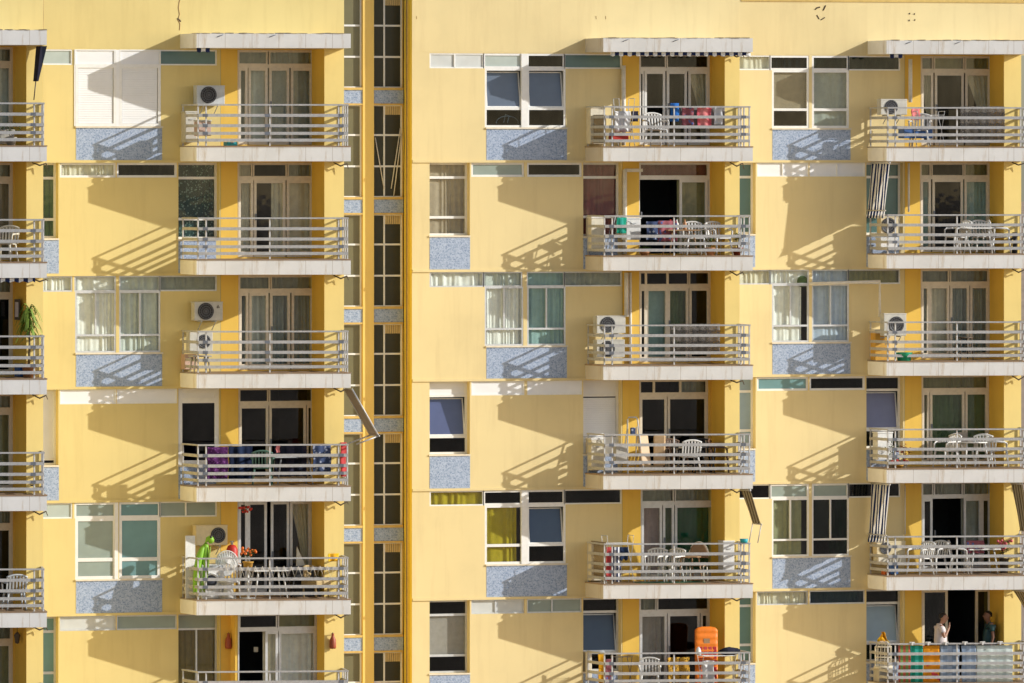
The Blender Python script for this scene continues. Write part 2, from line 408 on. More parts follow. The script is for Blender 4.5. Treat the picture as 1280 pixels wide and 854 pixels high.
def window(b, fr, u0, u1, z0, z1, w, frame='white_frame', fw=.05, mull=(), trans=(), pane='glass', back=None, tilt=0, fat=1.0, sill=True, low=None, split=None, seed=0, name='window'):
    """frame with bars; panes; whatever hangs behind. mull: fractions across; trans: heights from the top"""
    m = MB(); d0, d1 = w-.03, w+.03
    m.fbox(fr, u0, u0+fw, d0, d1, z0, z1); m.fbox(fr, u1-fw, u1, d0, d1, z0, z1)
    m.fbox(fr, u0+fw, u1-fw, d0, d1, z0, z0+fw); m.fbox(fr, u0+fw, u1-fw, d0, d1, z1-fw, z1)
    tz = [z1-t for t in trans]
    for t in tz: m.fbox(fr, u0+fw, u1-fw, d0+.002, d1-.002, t-fw*.6, t+fw*.6)
    edges_z = [z0]+sorted(tz)+[z1]
    for q in mull:
        f_, lo_, hi_ = q if isinstance(q, tuple) else (q, 0, 99)
        uu = u0+(u1-u0)*f_
        for a, c in zip(edges_z[:-1], edges_z[1:]):
            if lo_ <= (z1-c) and (z1-a) <= hi_+.02:
                m.fbox(fr, uu-fw*.5, uu+fw*.5, d0+.004, d1+.006, a+fw*.6, c-fw*.6)
    wi = m.build(name, frame, b)
    # panes, one mesh
    panes = pane if isinstance(pane, (list, tuple)) else [pane]
    for k, (a, c) in enumerate(zip(edges_z[:-1], edges_z[1:])):
        kk = len(edges_z)-2-k                     # 0 is the topmost pane
        pm = panes[min(kk, len(panes)-1)]
        if pm is None: continue
        g = MB()
        if tilt and kk == (1 if len(edges_z) > 2 else 0):
            # a hopper sash pushed out at its foot
            e = fw*.55; zz0, zz1 = a+fw*.62, c-fw*1.1; uu0, uu1 = u0+fw*1.02, u1-fw*1.02
            def Q(u, t, off=0):
                p = fr.P(u, w-.02+off-tilt*t); return Vector((p.x, p.y, zz0+(zz1-zz0)*t))
            s_ = MB(); th = .035
            H = zz1-zz0
            for (a0, a1, b0, b1) in ((uu0, uu0+e, 0, 1), (uu1-e, uu1, 0, 1), (uu0+e, uu1-e, 0, e/H), (uu0+e, uu1-e, 1-e/H, 1)):
                s_.hexa([Q(a0, b0, 0), Q(a1, b0, 0), Q(a1, b0, th), Q(a0, b0, th), Q(a0, b1, 0), Q(a1, b1, 0), Q(a1, b1, th), Q(a0, b1, th)])
            s_.build('sash', frame, wi)
            g.hexa([Q(uu0+e, e/H, .01), Q(uu1-e, e/H, .01), Q(uu1-e, e/H, .018), Q(uu0+e, e/H, .018), Q(uu0+e, 1-e/H, .01), Q(uu1-e, 1-e/H, .01), Q(uu1-e, 1-e/H, .018), Q(uu0+e, 1-e/H, .018)])
        else:
            g.fbox(fr, u0+fw*.6, u1-fw*.6, w-.006, w+.004, a+.01, c-.01)
        g.build('pane', pm, wi)
    if back:
        items = back if isinstance(back, list) else [back]
        for it in items:
            kind, cm = it[0], it[1]
            fa, fb = (it[2], it[3]) if len(it) > 3 else (0, 1)
            za, zc = (it[4], it[5]) if len(it) > 5 else (0, 1)
            g = MB(); uu0, uu1 = u0+.01+(u1-u0-.02)*fa, u0+.01+(u1-u0-.02)*fb
            zz1, zz0 = z1-(z1-z0)*za, z1-(z1-z0)*zc
            if kind == 'curtain':
                curtain(g, fr, uu0, uu1, zz0+.01, zz1-.01, w-.07, seed=seed, amp=.02); g.build('curtain', 'curtain_'+cm, wi)
            elif kind == 'blind':
                g.fbox(fr, uu0, uu1, w-.06, w-.05, zz0+.01, zz1-.01); g.build('blind', cm if cm in MATS else 'curtain_'+cm, wi)
            elif kind == 'shutter':
                n = int((zz1-zz0-2*fw)/.055)
                for i in range(n):
                    z = zz0+fw+(zz1-zz0-2*fw)*i/n; h = (zz1-zz0-2*fw)/n
                    p = [fr.P(uu0+fw, w-.02), fr.P(uu1-fw, w-.02), fr.P(uu1-fw, w+.009), fr.P(uu0+fw, w+.009), fr.P(uu0+fw, w+.004), fr.P(uu1-fw, w+.004)]
                    g.add([(p[0].x, p[0].y, z), (p[1].x, p[1].y, z), (p[2].x, p[2].y, z+.003), (p[3].x, p[3].y, z+.003), (p[4].x, p[4].y, z+h), (p[5].x, p[5].y, z+h)],
                          [(0, 1, 2, 3), (3, 2, 5, 4)])
                g.build('shutter_slats', cm, wi)
    return wi

# --- what every window shows, by column and row.  strip = band under the slab; big = the two wide windows; left / right = tall windows
G = 'glass'; GD = 'glass_dark'
ODD = {
 ('A', 1): dict(strip=['pane_pale', 'white_panel', 'white_panel', 'pane_teal'], big=('shutter', 'shutter'), fr='white_frame'),
 ('A', 3): dict(strip=[(G, 'white'), (G, 'white'), (G, 'sheer'), (G, 'grey')], big=(('slide', 'white'), ('slide', 'sheer')), fr='alu_frame'),
 ('A', 5): dict(strip=['pane_pale', 'pane_greygreen', 'pane_sea', 'pane_greygreen2'], big=(('three', 'pane_greygreen'), ('three', 'pane_sea')), fr='white_frame'),
 ('B', 1): dict(strip=['pane_white2', 'pane_pale', GD, 'pane_teal'], big=(('tilt', 'pane_slate'), ('tilt', 'pane_slate')), fr='white_frame'),
 ('B', 3): dict(strip=[(G, 'white'), (G, 'sheer'), (G, 'teal'), (G, 'grey')], big=(('slide', 'white'), ('slide', 'teal')), fr='alu_frame'),
 ('B', 5): dict(strip=[(G, 'yellow'), GD, GD, GD], big=(('two', 'yellow'), ('tilt', 'pane_navy')), fr='white_frame'),
 ('C', 1): dict(strip=[(G, 'cream'), (GD, 'dark'), (GD, 'olive'), (GD, 'olive')], big=(('blind2', 'tan'), ('two', 'grey')), fr='white_frame'),
 ('C', 3): dict(strip=[(G, 'cream'), (G, 'white'), (G, 'blue'), (G, 'olive')], big=(('slide', 'white'), ('slide', 'blue')), fr='alu_frame'),
 ('C', 5): dict(strip=[GD, 'pane_greygreen', 'pane_greygreen', GD], big=(('slide', 'olive'), ('slide2', 'tan')), fr='white_frame'),
}
EVEN = {
 ('A', 2): dict(left=(G, 'green', ''), strip=[(G, 'cream'), (GD, 'dark')], right=(G, 'pattern', ''), fr='white_frame'),
 ('A', 4): dict(left=('white_panel', None, 'slit'), strip=['white_panel', 'white_panel'], right=(GD, None, 'single'), fr='white_frame'),
 ('A', 6): dict(left=('pane_sea', None, ''), strip=['pane_white', 'pane_greygreen'], right=(G, 'brown', 'slide'), fr='alu_frame'),
 ('B', 2): dict(left=(G, 'beige', ''), strip=['pane_greygreen', GD], right=(G, 'maroon', ''), fr='white_frame'),
 ('B', 4): dict(left=('pane_bluish', None, 'tilt'), strip=['white_panel', 'white_panel'], right=('white_panel', None, 'shutter'), fr='white_frame'),
 ('B', 6): dict(left=(G, 'slate', 'blind'), strip=['pane_white2', 'pane_greygreen2'], right=('pane_navy', None, 'tilt'), fr='alu_frame'),
 ('C', 2): dict(left=('pane_teal', None, ''), strip=['white_panel', 'white_panel'], right=('pane_teal', None, ''), fr='white_frame'),
 ('C', 4): dict(left=('pane_lightblue', None, ''), strip=['pane_sea', GD], right=('pane_violet', None, 'tilt'), fr='white_frame'),
 ('C', 6): dict(left=('pane_teal', None, ''), strip=[(G, 'cream'), (GD, 'teal')], right=('pane_lightblue', None, 'tilt'), fr='alu_frame'),
}
XS = dict(
 A=dict(strip=[(40, 89.5), (93, 144), (149, 199.5), (199.5, 270)], big=[(94, 144), (149, 199.5)], mos=(95, 202.5), left=(40, 69), lm=73.5, e1=(73, 144), e2=(146, 222), right=(223, 270), plain0=36),
 B=dict(strip=[(537, 604), (604, 652), (658.5, 705), (705, 776)], big=[(606, 653), (659, 706)], mos=(608, 708.5), left=(537, 583), lm=587.5, e1=(587, 654), e2=(659, 730), right=(729, 772), plain0=515),
 C=dict(strip=[(912, 962), (962, 1010), (1015, 1060), (1060, 1124)], big=[(965, 1010), (1015, 1060)], mos=(965.5, 1063), left=(912, 940), lm=944, e1=(943, 1009), e2=(1012, 1083), right=(1083, 1124), plain0=905),
)
def do_panel(c):
    pf, lf = FR[c]; X = XS[c]; b = BLD[c]; wm = WALLM[c]
    holes = []; todo = []
    u0 = pf.u(X['plain0']); u1 = pf.u(PE[c])-.004
    for r in range(1, 7):
        zc = zb(r-1)
        if r % 2:
            sp = ODD[(c, r)]; dep = .07; zs = zc-.42
            for i, (a, e) in enumerate(X['strip']):
                hu0, hu1 = pf.u(a), pf.u(e, -dep)
                holes.append((hu0, hu1, zs, zc-.035, dep)); todo.append(('s', i, r, hu0, hu1, zs, zc-.035, dep))
            for i, (a, e) in enumerate(X['big']):
                hu0, hu1 = pf.u(a), pf.u(e, -dep)
                holes.append((hu0, hu1, zc-1.93, zs, dep)); todo.append(('b', i, r, hu0, hu1, zc-1.93, zs, dep))
        else:
            dep = .26
            sd = .10
            hu0, hu1 = pf.u(X['left'][0]), pf.u(X['left'][1], -dep)
            holes.append((hu0, hu1, zc-1.90, zc-.035, dep)); todo.append(('l', 0, r, hu0, hu1, zc-1.90, zc-.035, dep))
            hr0, hr1 = pf.u(X['right'][0]), pf.u(X['right'][1], -.26)
            holes.append((hr0, hr1, zc-1.93, zc-.035, .26)); todo.append(('r', 0, r, hr0, hr1, zc-1.93, zc-.035, .26))
            s0 = (pf.u(X['e1'][0])+.02, pf.u(X['e1'][1], -sd)); s1 = (pf.u(X['e2'][0]), pf.u(X['e2'][1], -sd)-.02)
            for i, (a, e) in enumerate((s0, s1)):
                a = max(a, hu1+.04) if i == 0 else a
                e = min(e, hr0-.03) if i == 1 else e
                holes.append((a, e, zc-.40, zc-.035, sd)); todo.append(('s', i, r, a, e, zc-.40, zc-.035, sd))
    mb = wall(pf, u0, u1, 0, zb(0), holes)
    # drip ledges along every floor line
    for r in range(1, 7):
        mb.fbox(pf, u0+.01, u1-.01, -.02, .035, zb(r)-.035, zb(r)+.03)
    # left cheek of the panel
    p = [pf.P(u0, 0), pf.P(u0, -1.2)]
    mb.add([(p[0].x, p[0].y, 0), (p[1].x, p[1].y, 0), (p[1].x, p[1].y, TOPZ), (p[0].x, p[0].y, TOPZ)], [(0, 1, 2, 3)])
    mb.build('facade_wall', wm, b)
    # parapet over the whole column
    ur = pf.u({'A': 430, 'B': 925, 'C': 1300}[c])
    pm = MB(); pm.fbox(pf, u0, ur, -.3, .004, zb(0), TOPZ); pm.build('parapet', wm, b)
    rnd = random.Random(5)
    for (k, i, r, a, e, z0, z1, dep) in todo:
        W = -dep+.03; sp = (ODD if r % 2 else EVEN)[(c, r)]; fr_ = sp['fr']; sd = r*7+i
        if k == 's':
            s = sp['strip'][i]
            kw = dict(fw=.035)
            if fr_ == 'white_frame' and not (r % 2 and i in (0, 3)): kw = dict(fw=.055)
            if isinstance(s, tuple):
                window(b, pf, a, e, z0, z1, W, fr_, pane=s[0], back=('curtain', s[1]), seed=sd, **kw)
            elif s == 'white_panel':
                window(b, pf, a, e, z0, z1, W+.03, 'white_frame', pane='white_panel', mull=(.5,) if r == 2 else (), fw=.03)
            elif s.endswith('2'):
                window(b, pf, a, e, z0, z1, W, fr_, pane=s[:-1], mull=(.46,), **kw)
            else:
                window(b, pf, a, e, z0, z1, W, fr_, pane=s, **kw)
        elif k == 'b':
            s = sp['big'][i]
            if s == 'shutter': window(b, pf, a, e, z0, z1, W+.03, 'white_frame', pane=(None,), back=('shutter', 'white_panel'), fw=.07)
            elif s[0] == 'slide': window(b, pf, a, e, z0, z1, W, fr_, mull=((.5, 0, 1.08),), trans=(1.08,), back=('curtain', s[1], 0, 1 if not (c == 'C' and i == 0) else .84), fw=.042, seed=sd)
            elif s[0] == 'slide2': window(b, pf, a, e, z0, z1, W, fr_, mull=((.5, 0, 1.08),), trans=(1.08,), pane=('glass_dark', 'glass_dark'), back=[('blind', 'tan', 0, .48, 0, .7), ('curtain', 'emerald', .5, 1)], fw=.042, seed=sd)
            elif s[0] == 'three': window(b, pf, a, e, z0, z1, W, fr_, trans=(1.03,), pane=s[1], fw=.075)
            elif s[0] == 'tilt': window(b, pf, a, e, z0, z1, W, fr_, trans=(.0001, 1.03)[1:], pane=(s[1], 'glass_dark'), fw=.05, tilt=0) if False else tilt_window(b, pf, a, e, z0, z1, W, fr_, 1.03, s[1])
            elif s[0] == 'two': window(b, pf, a, e, z0, z1, W, fr_, trans=(1.03,), back=('curtain', s[1], 0, .86 if s[1] == 'yellow' else 1), fw=.06, seed=sd)
            elif s[0] == 'blind2': window(b, pf, a, e, z0, z1, W, fr_, trans=(1.03,), back=[('blind', s[1], 0, 1, 0, .68)], fw=.055)
        else:
            s = sp['left' if k == 'l' else 'right']
            H = z1-z0
            if s[2] == 'tilt': tilt_window(b, pf, a, e, z0, z1, W, fr_, 1.42, s[0], top=.37)
            elif s[2] == 'shutter':
                window(b, pf, a, e, z0, z1, W, 'white_frame', trans=(.39, 1.5), pane=('white_panel', None, 'white_panel'), back=('shutter', 'white_panel', 0, 1, .21, .80), fw=.06)
            elif s[2] == 'slit':
                window(b, pf, a, e, z0, z1, W, 'white_frame', trans=(1.72,), pane=('white_panel', 'glass_dark'), fw=.05)
            elif s[2] == 'single':
                window(b, pf, a, e, z0, z1, -.06, 'white_frame', trans=(.30,), pane=('white_panel', s[0]), fw=.11)
            elif s[2] == 'slide':
                window(b, pf, a, e, z0, z1, W, fr_, trans=(.38,), mull=((.5, .3, 9),), pane=('pane_greygreen', G), back=('curtain', s[1]), fw=.04, seed=sd)
            elif s[2] == 'blind':
                window(b, pf, a, e, z0, z1, W, fr_, trans=(.38, 1.42), pane=(GD, G, GD), back=('blind', s[1], 0, 1, .2, .76), fw=.05)
            else:
                window(b, pf, a, e, z0, z1, W, fr_, trans=(.38, 1.40), pane=(s[0],), back=('curtain', s[1]) if s[1] else None, fw=.055, seed=sd)
    # cover plates between the paired windows where they are clad white
    for r, x0, x1, mt in {'A': [(1, 142.5, 150.5, 'white_panel'), (5, 143, 147.5, 'white_frame')], 'B': [(1, 651.5, 660, 'white_frame'), (5, 651.5, 660, 'white_frame')], 'C': []}[c]:
        q = MB(); q.fbox(pf, pf.u(x0), pf.u(x1), -.05, .018, zb(r-1)-1.93, zb(r-1)-.04); q.build('mullion_cover', mt, b)
    if c == 'A':
        q = MB(); q.fbox(pf, pf.u(92.5), pf.u(95), -.05, .016, zb(0)-1.93, zb(0)-.04); q.build('mullion_cover', 'white_panel', b)
    # sills and mosaics
    for r in range(1, 7):
        zc = zb(r-1)
        if r % 2:
            m = MB(); m.fbox(pf, pf.u(X['mos'][0]), pf.u(X['mos'][1]), -.05, .006, zb(r)+.032, zc-1.975); m.build('mosaic_panel', 'mosaic', b)
            s = MB(); s.fbox(pf, pf.u(X['mos'][0]-1), pf.u(X['mos'][1]+1), -.08, .035, zc-1.972, zc-1.932); s.build('window_sill', 'cream_frame', b)
        else:
            m = MB(); m.fbox(pf, pf.u(X['left'][0]), pf.u(X['lm']), -.05, .006, zb(r)+.032, zc-1.945); m.build('mosaic_panel', 'mosaic', b)
            m = MB(); m.fbox(pf, pf.u(X['right'][0]), pf.u(X['right'][1]), -.05, .006, zb(r)+.032, zc-1.975); m.build('mosaic_panel', 'mosaic', b)
            s = MB(); s.fbox(pf, pf.u(X['left'][0]-1), pf.u(X['lm']), -.2, .03, zc-1.942, zc-1.902); s.build('window_sill', 'cream_frame', b)
            s = MB(); s.fbox(pf, pf.u(X['right'][0]-1), pf.u(X['right'][1]+1), -.1, .03, zc-1.972, zc-1.932); s.build('window_sill', 'cream_frame', b)
def tilt_window(b, fr, u0, u1, z0, z1, w, frame, t, pane, top=None):
    if top: return window(b, fr, u0, u1, z0, z1, w, frame, trans=(top, t), pane=('white_panel' if pane == 'pane_bluish' else 'glass_dark', pane, 'glass_dark'), tilt=.15, fw=.055)
    # no upper light of its own: hang the sash from the head
    m = MB(); fw = .055
    wi = window(b, fr, u0, u1, z0, z1, w, frame, trans=(.02, t), pane=('white_panel', pane, 'glass_dark'), tilt=.15, fw=fw)
    return wi
for c in 'ABC': do_panel(c)
# ------------------------------------------------------------------ loggias, doors, balconies
# door leaves: (x0, x1, kind) in photo columns; T = transom splits
DOORS = {
 'A1': dict(o=(297, 391), p=[(297, 309, 'grey'), (310, 334, 'sheer'), (336, 361, 'grey'), (363, 391, 'grey')], t=[(297, 334, 'grey'), (336, 391, 'grey')]),
 'A2': dict(o=(297, 391), p=[(297, 316, 'cream'), (317, 356, 'half'), (358, 391, 'cream')], t=[(297, 315, 'cream'), (316, 358, 'dark'), (359, 391, 'grey')]),
 'A3': dict(o=(298, 392), p=[(298, 310, 'grey'), (311, 335, 'sheer'), (337, 362, 'grey'), (364, 392, 'grey')], t=[(298, 337, 'grey'), (338, 392, 'grey')]),
 'A4': dict(o=(298, 391), p=[(298, 335, 'dark'), (336, 382, 'dark'), (383, 391, 'dark')], t=[(298, 335, 'dark'), (336, 391, 'dark')]),
 'A5': dict(o=(297, 389), p=[(297, 309, 'dark'), (309, 333, 'dark'), (338, 361, 'dark'), (362, 389, 'drape')], t=[]),
 'A6': dict(o=(297, 391), w=.35, o2=(297, 396), p=[(297, 331, 'open'), (331, 347, 'cream'), (348, 396, 'white')], t=[(297, 346, 'dark'), (347, 396, 'olive')]),
 'B1': dict(o=(799, 886), p=[(799, 804, 'dark'), (805, 831, 'dark'), (833, 858, 'dark'), (860, 886, 'drape')], t=[(799, 832, 'dark'), (833, 886, 'dark')]),
 'B2': dict(o=(799, 886), p=[(799, 846, 'open'), (849, 884, 'olive')], t=[(799, 886, 'maroon')]),
 'B3': dict(o=(799, 887), p=[(799, 807, 'dark'), (807, 834, 'teal'), (834, 860, 'green'), (861, 887, 'dark')], t=[(799, 807, 'dark'), (807, 834, 'dark'), (834, 860, 'dark'), (861, 887, 'dark')]),
 'B4': dict(o=(799, 884), p=[(799, 833, 'dark'), (834, 884, 'dark')], t=[(799, 817, 'dark'), (817, 850, 'dark'), (850, 884, 'grey')]),
 'B5': dict(o=(801, 893), p=[(801, 827, 'mauve'), (828, 842, 'green'), (843, 893, 'emerald')], t=[(801, 842, 'grey'), (843, 893, 'grey')]),
 'B6': dict(o=(799, 886), p=[(799, 833, 'slate'), (834, 874, 'dark'), (875, 886, 'dark')], t=[(799, 820, 'grey'), (821, 886, 'dark')]),
 'C1': dict(o=(1151, 1238), p=[(1151, 1166, 'drape'), (1168, 1204, 'dark'), (1206, 1238, 'drape')], t=[(1151, 1166, 'grey'), (1167, 1205, 'olive'), (1206, 1238, 'olive')]),
 'C2': dict(o=(1150, 1236), p=[(1150, 1163, 'teal'), (1165, 1203, 'dark'), (1205, 1236, 'teal')], t=[(1150, 1163, 'olive'), (1164, 1204, 'dark'), (1205, 1236, 'olive')]),
 'C3': dict(o=(1151, 1236), p=[(1151, 1161, 'grey'), (1161, 1186, 'cream'), (1187, 1211, 'grey'), (1212, 1236, 'grey')], t=[(1151, 1186, 'grey'), (1187, 1236, 'grey')]),
 'C4': dict(o=(1152, 1235), p=[(1152, 1161, 'olive'), (1162, 1205, 'green'), (1206, 1235, 'green')], t=[(1152, 1235, 'olive')]),
 'C5': dict(o=(1152, 1238), p=[(1152, 1165, 'dark'), (1166, 1203, 'open'), (1204, 1226, 'grey'), (1226, 1238, 'dark')], t=[(1152, 1166, 'grey'), (1167, 1203, 'grey'), (1204, 1238, 'grey')]),
 'C6': dict(o=(1152, 1238), p=[(1152, 1184, 'teald'), (1184, 1218, 'open'), (1219, 1238, 'dark')], t=[]),
 'Z': dict(o=(-60, 15), p=[(-60, -20, 'dark'), (-20, 15, 'grey')], t=[(-60, -20, 'dark'), (-20, 15, 'grey')]),
}
ZD = {1: 'sheer', 2: 'tan', 3: 'dark', 4: 'olive', 5: 'dark', 6: 'olive'}
DFR = {'A6': 'alu_frame', 'A5': 'alu_frame', 'B5': 'alu_frame', 'B6': 'alu_frame', 'C5': 'alu_frame', 'Z': 'cream_frame', 'B1': 'white_frame', 'B2': 'white_frame'}
def do_loggia(c):
    pf, lf = FR[c]; b = BLD[c]
    u_p0, u_p1 = lf.u(PIER[c][0], PW), lf.u(PIER[c][1], PW)
    holes = []; todo = []
    for r in range(1, 7):
        key = c+str(r) if c != 'Z' else 'Z'
        D = DOORS[key]; dep = .10
        a, e = lf.u(D['o'][0]), lf.u(D['o'][1], -dep)
        z1_ = zb(r-1)-.03; z0_ = zt(r)+.03
        holes.append((a, e, z0_, z1_, dep)); todo.append((key, r, a, e, z0_, z1_, dep, D))
    mb = wall(lf, .002, u_p0+.05, 0, zb(0), holes, w=0)
    mb.build('loggia_wall', 'plaster_loggia', b)
    # pier; a thin plate on its cheek carries bounced light as deeper gold
    pm = MB(); pm.fbox(lf, u_p0, u_p1, -.4, PW, 0, zb(0)); pm.build('pier', 'plaster_pier', b)
    for r in range(1, 7):
        q = MB(); q.fbox(lf, u_p0-.006, u_p0-.0005, .002, PW-.004, zt(r)+.002, zb(r-1)-.002); q.build('cheek_bounce_plate', 'plaster_recess_bounce', b)
    for (key, r, a, e, z0, z1, dep, D) in todo:
        W = -dep+.03; frm = DFR.get(key, 'cream_frame')
        if 'w' in D:
            W = D['w']; a, e = lf.u(D['o2'][0], W), lf.u(D['o2'][1], W)
            q = MB(); q.fbox(lf, a-.07, a-.002, .004, W+.02, z0, z1+.03); q.build('door_return', 'plaster_loggia', b)
        tr = (.40 if D['t'] else 0)
        zt_ = z1-tr
        m = MB(); fw = .055
        m.fbox(lf, a, a+fw*.6, W-.03, W+.03, z0, z1); m.fbox(lf, e-fw*.6, e, W-.03, W+.03, z0, z1)
        m.fbox(lf, a+fw*.6, e-fw*.6, W-.03, W+.03, z1-.04, z1)
        if tr: m.fbox(lf, a+fw*.6, e-fw*.6, W-.03, W+.035, zt_-.045, zt_+.045)
        dr = m.build('balcony_door', frm, b)
        for (x0, x1, k) in D['t']:
            u0, u1 = max(a+fw*.6, lf.u(x0, W)), min(e-fw*.6, lf.u(x1, W))
            q = MB(); q.fbox(lf, u0, u0+.03, W-.025, W+.032, zt_+.045, z1-.04); q.fbox(lf, u1-.03, u1, W-.025, W+.032, zt_+.045, z1-.04); q.fbox(lf, u0+.03, u1-.03, W-.025, W+.030, z1-.06, z1-.041); q.fbox(lf, u0+.03, u1-.03, W-.025, W+.030, zt_+.046, zt_+.065); q.build('transom_frame', frm, dr)
            q = MB(); q.fbox(lf, u0+.02, u1-.02, W-.004, W+.004, zt_+.04, z1-.035); q.build('transom_pane', 'glass_dark' if k == 'dark' else 'glass', dr)
            if k != 'dark':
                q = MB(); curtain(q, lf, u0, u1, zt_+.03, z1-.02, W-.15, seed=r); q.build('curtain', 'curtain_'+k, dr)
        for (x0, x1, k) in D['p']:
            if key == 'Z': k = ZD[r] if x1 > 0 else 'dark'
            u0, u1 = max(a+fw*.6, lf.u(x0, W)), min(e-fw*.6, lf.u(x1, W))
            if k == 'open': continue
            zz1 = zt_-.045 if tr else z1-.04
            q = MB(); w_ = min(.065, (u1-u0)*.28)
            q.fbox(lf, u0, u0+w_, W-.02, W+.04, z0, zz1); q.fbox(lf, u1-w_, u1, W-.02, W+.04, z0, zz1)
            q.fbox(lf, u0+w_, u1-w_, W-.02, W+.04, z0, z0+.14); q.fbox(lf, u0+w_, u1-w_, W-.02, W+.04, zz1-.07, zz1)
            lfm = q.build('door_leaf', frm, dr)
            q = MB(); q.fbox(lf, u0+w_*.7, u1-w_*.7, W+.004, W+.012, z0+.12, zz1-.05); q.build('door_pane', 'glass_dark' if k in ('dark', 'teald') else 'glass', dr)
            if k in ('dark',): continue
            q = MB()
            if k == 'half': curtain(q, lf, u0+(u1-u0)*.62, u1, z0, zz1, W-.15, seed=r); kk = 'cream'
            elif k == 'drape':
                uu = u0; 
                def fn(aa, bb, u0=u0, u1=u1, z0=z0, zz1=zz1):
                    s_ = (1-bb); wd = (u1-u0)*(.25+.7*bb**2)
                    right = x1 > (x0+x1)/2
                    u = u1-wd*(1-aa); p = lf.P(u, W-.15+.03*math.sin(aa*26)); return (p.x, p.y, z0+(zz1-z0)*bb)
                q.sheet(fn, 40, 10); kk = 'cream'
            elif k == 'teald': curtain(q, lf, u0, u1, z0, zz1, W-.15, seed=r); kk = 'dark'
            else: curtain(q, lf, u0, u1, z0, zz1, W-.15, seed=r+3, per=.16); kk = k
            q.build('curtain', 'curtain_'+kk, dr)
        if not key.startswith('Z') and key not in ('C6', 'A6'):
            mid = sorted(D['p'], key=lambda t: abs((t[0]+t[1])/2-(D['o'][0]+D['o'][1])/2))[0]
            uu = lf.u(mid[0]+2, W+.05)
            q = MB(); q.fbox(lf, uu, uu+.03, W+.04, W+.075, z0+.92, z0+1.08); q.build('door_handle', 'rail_metal_dark', dr)

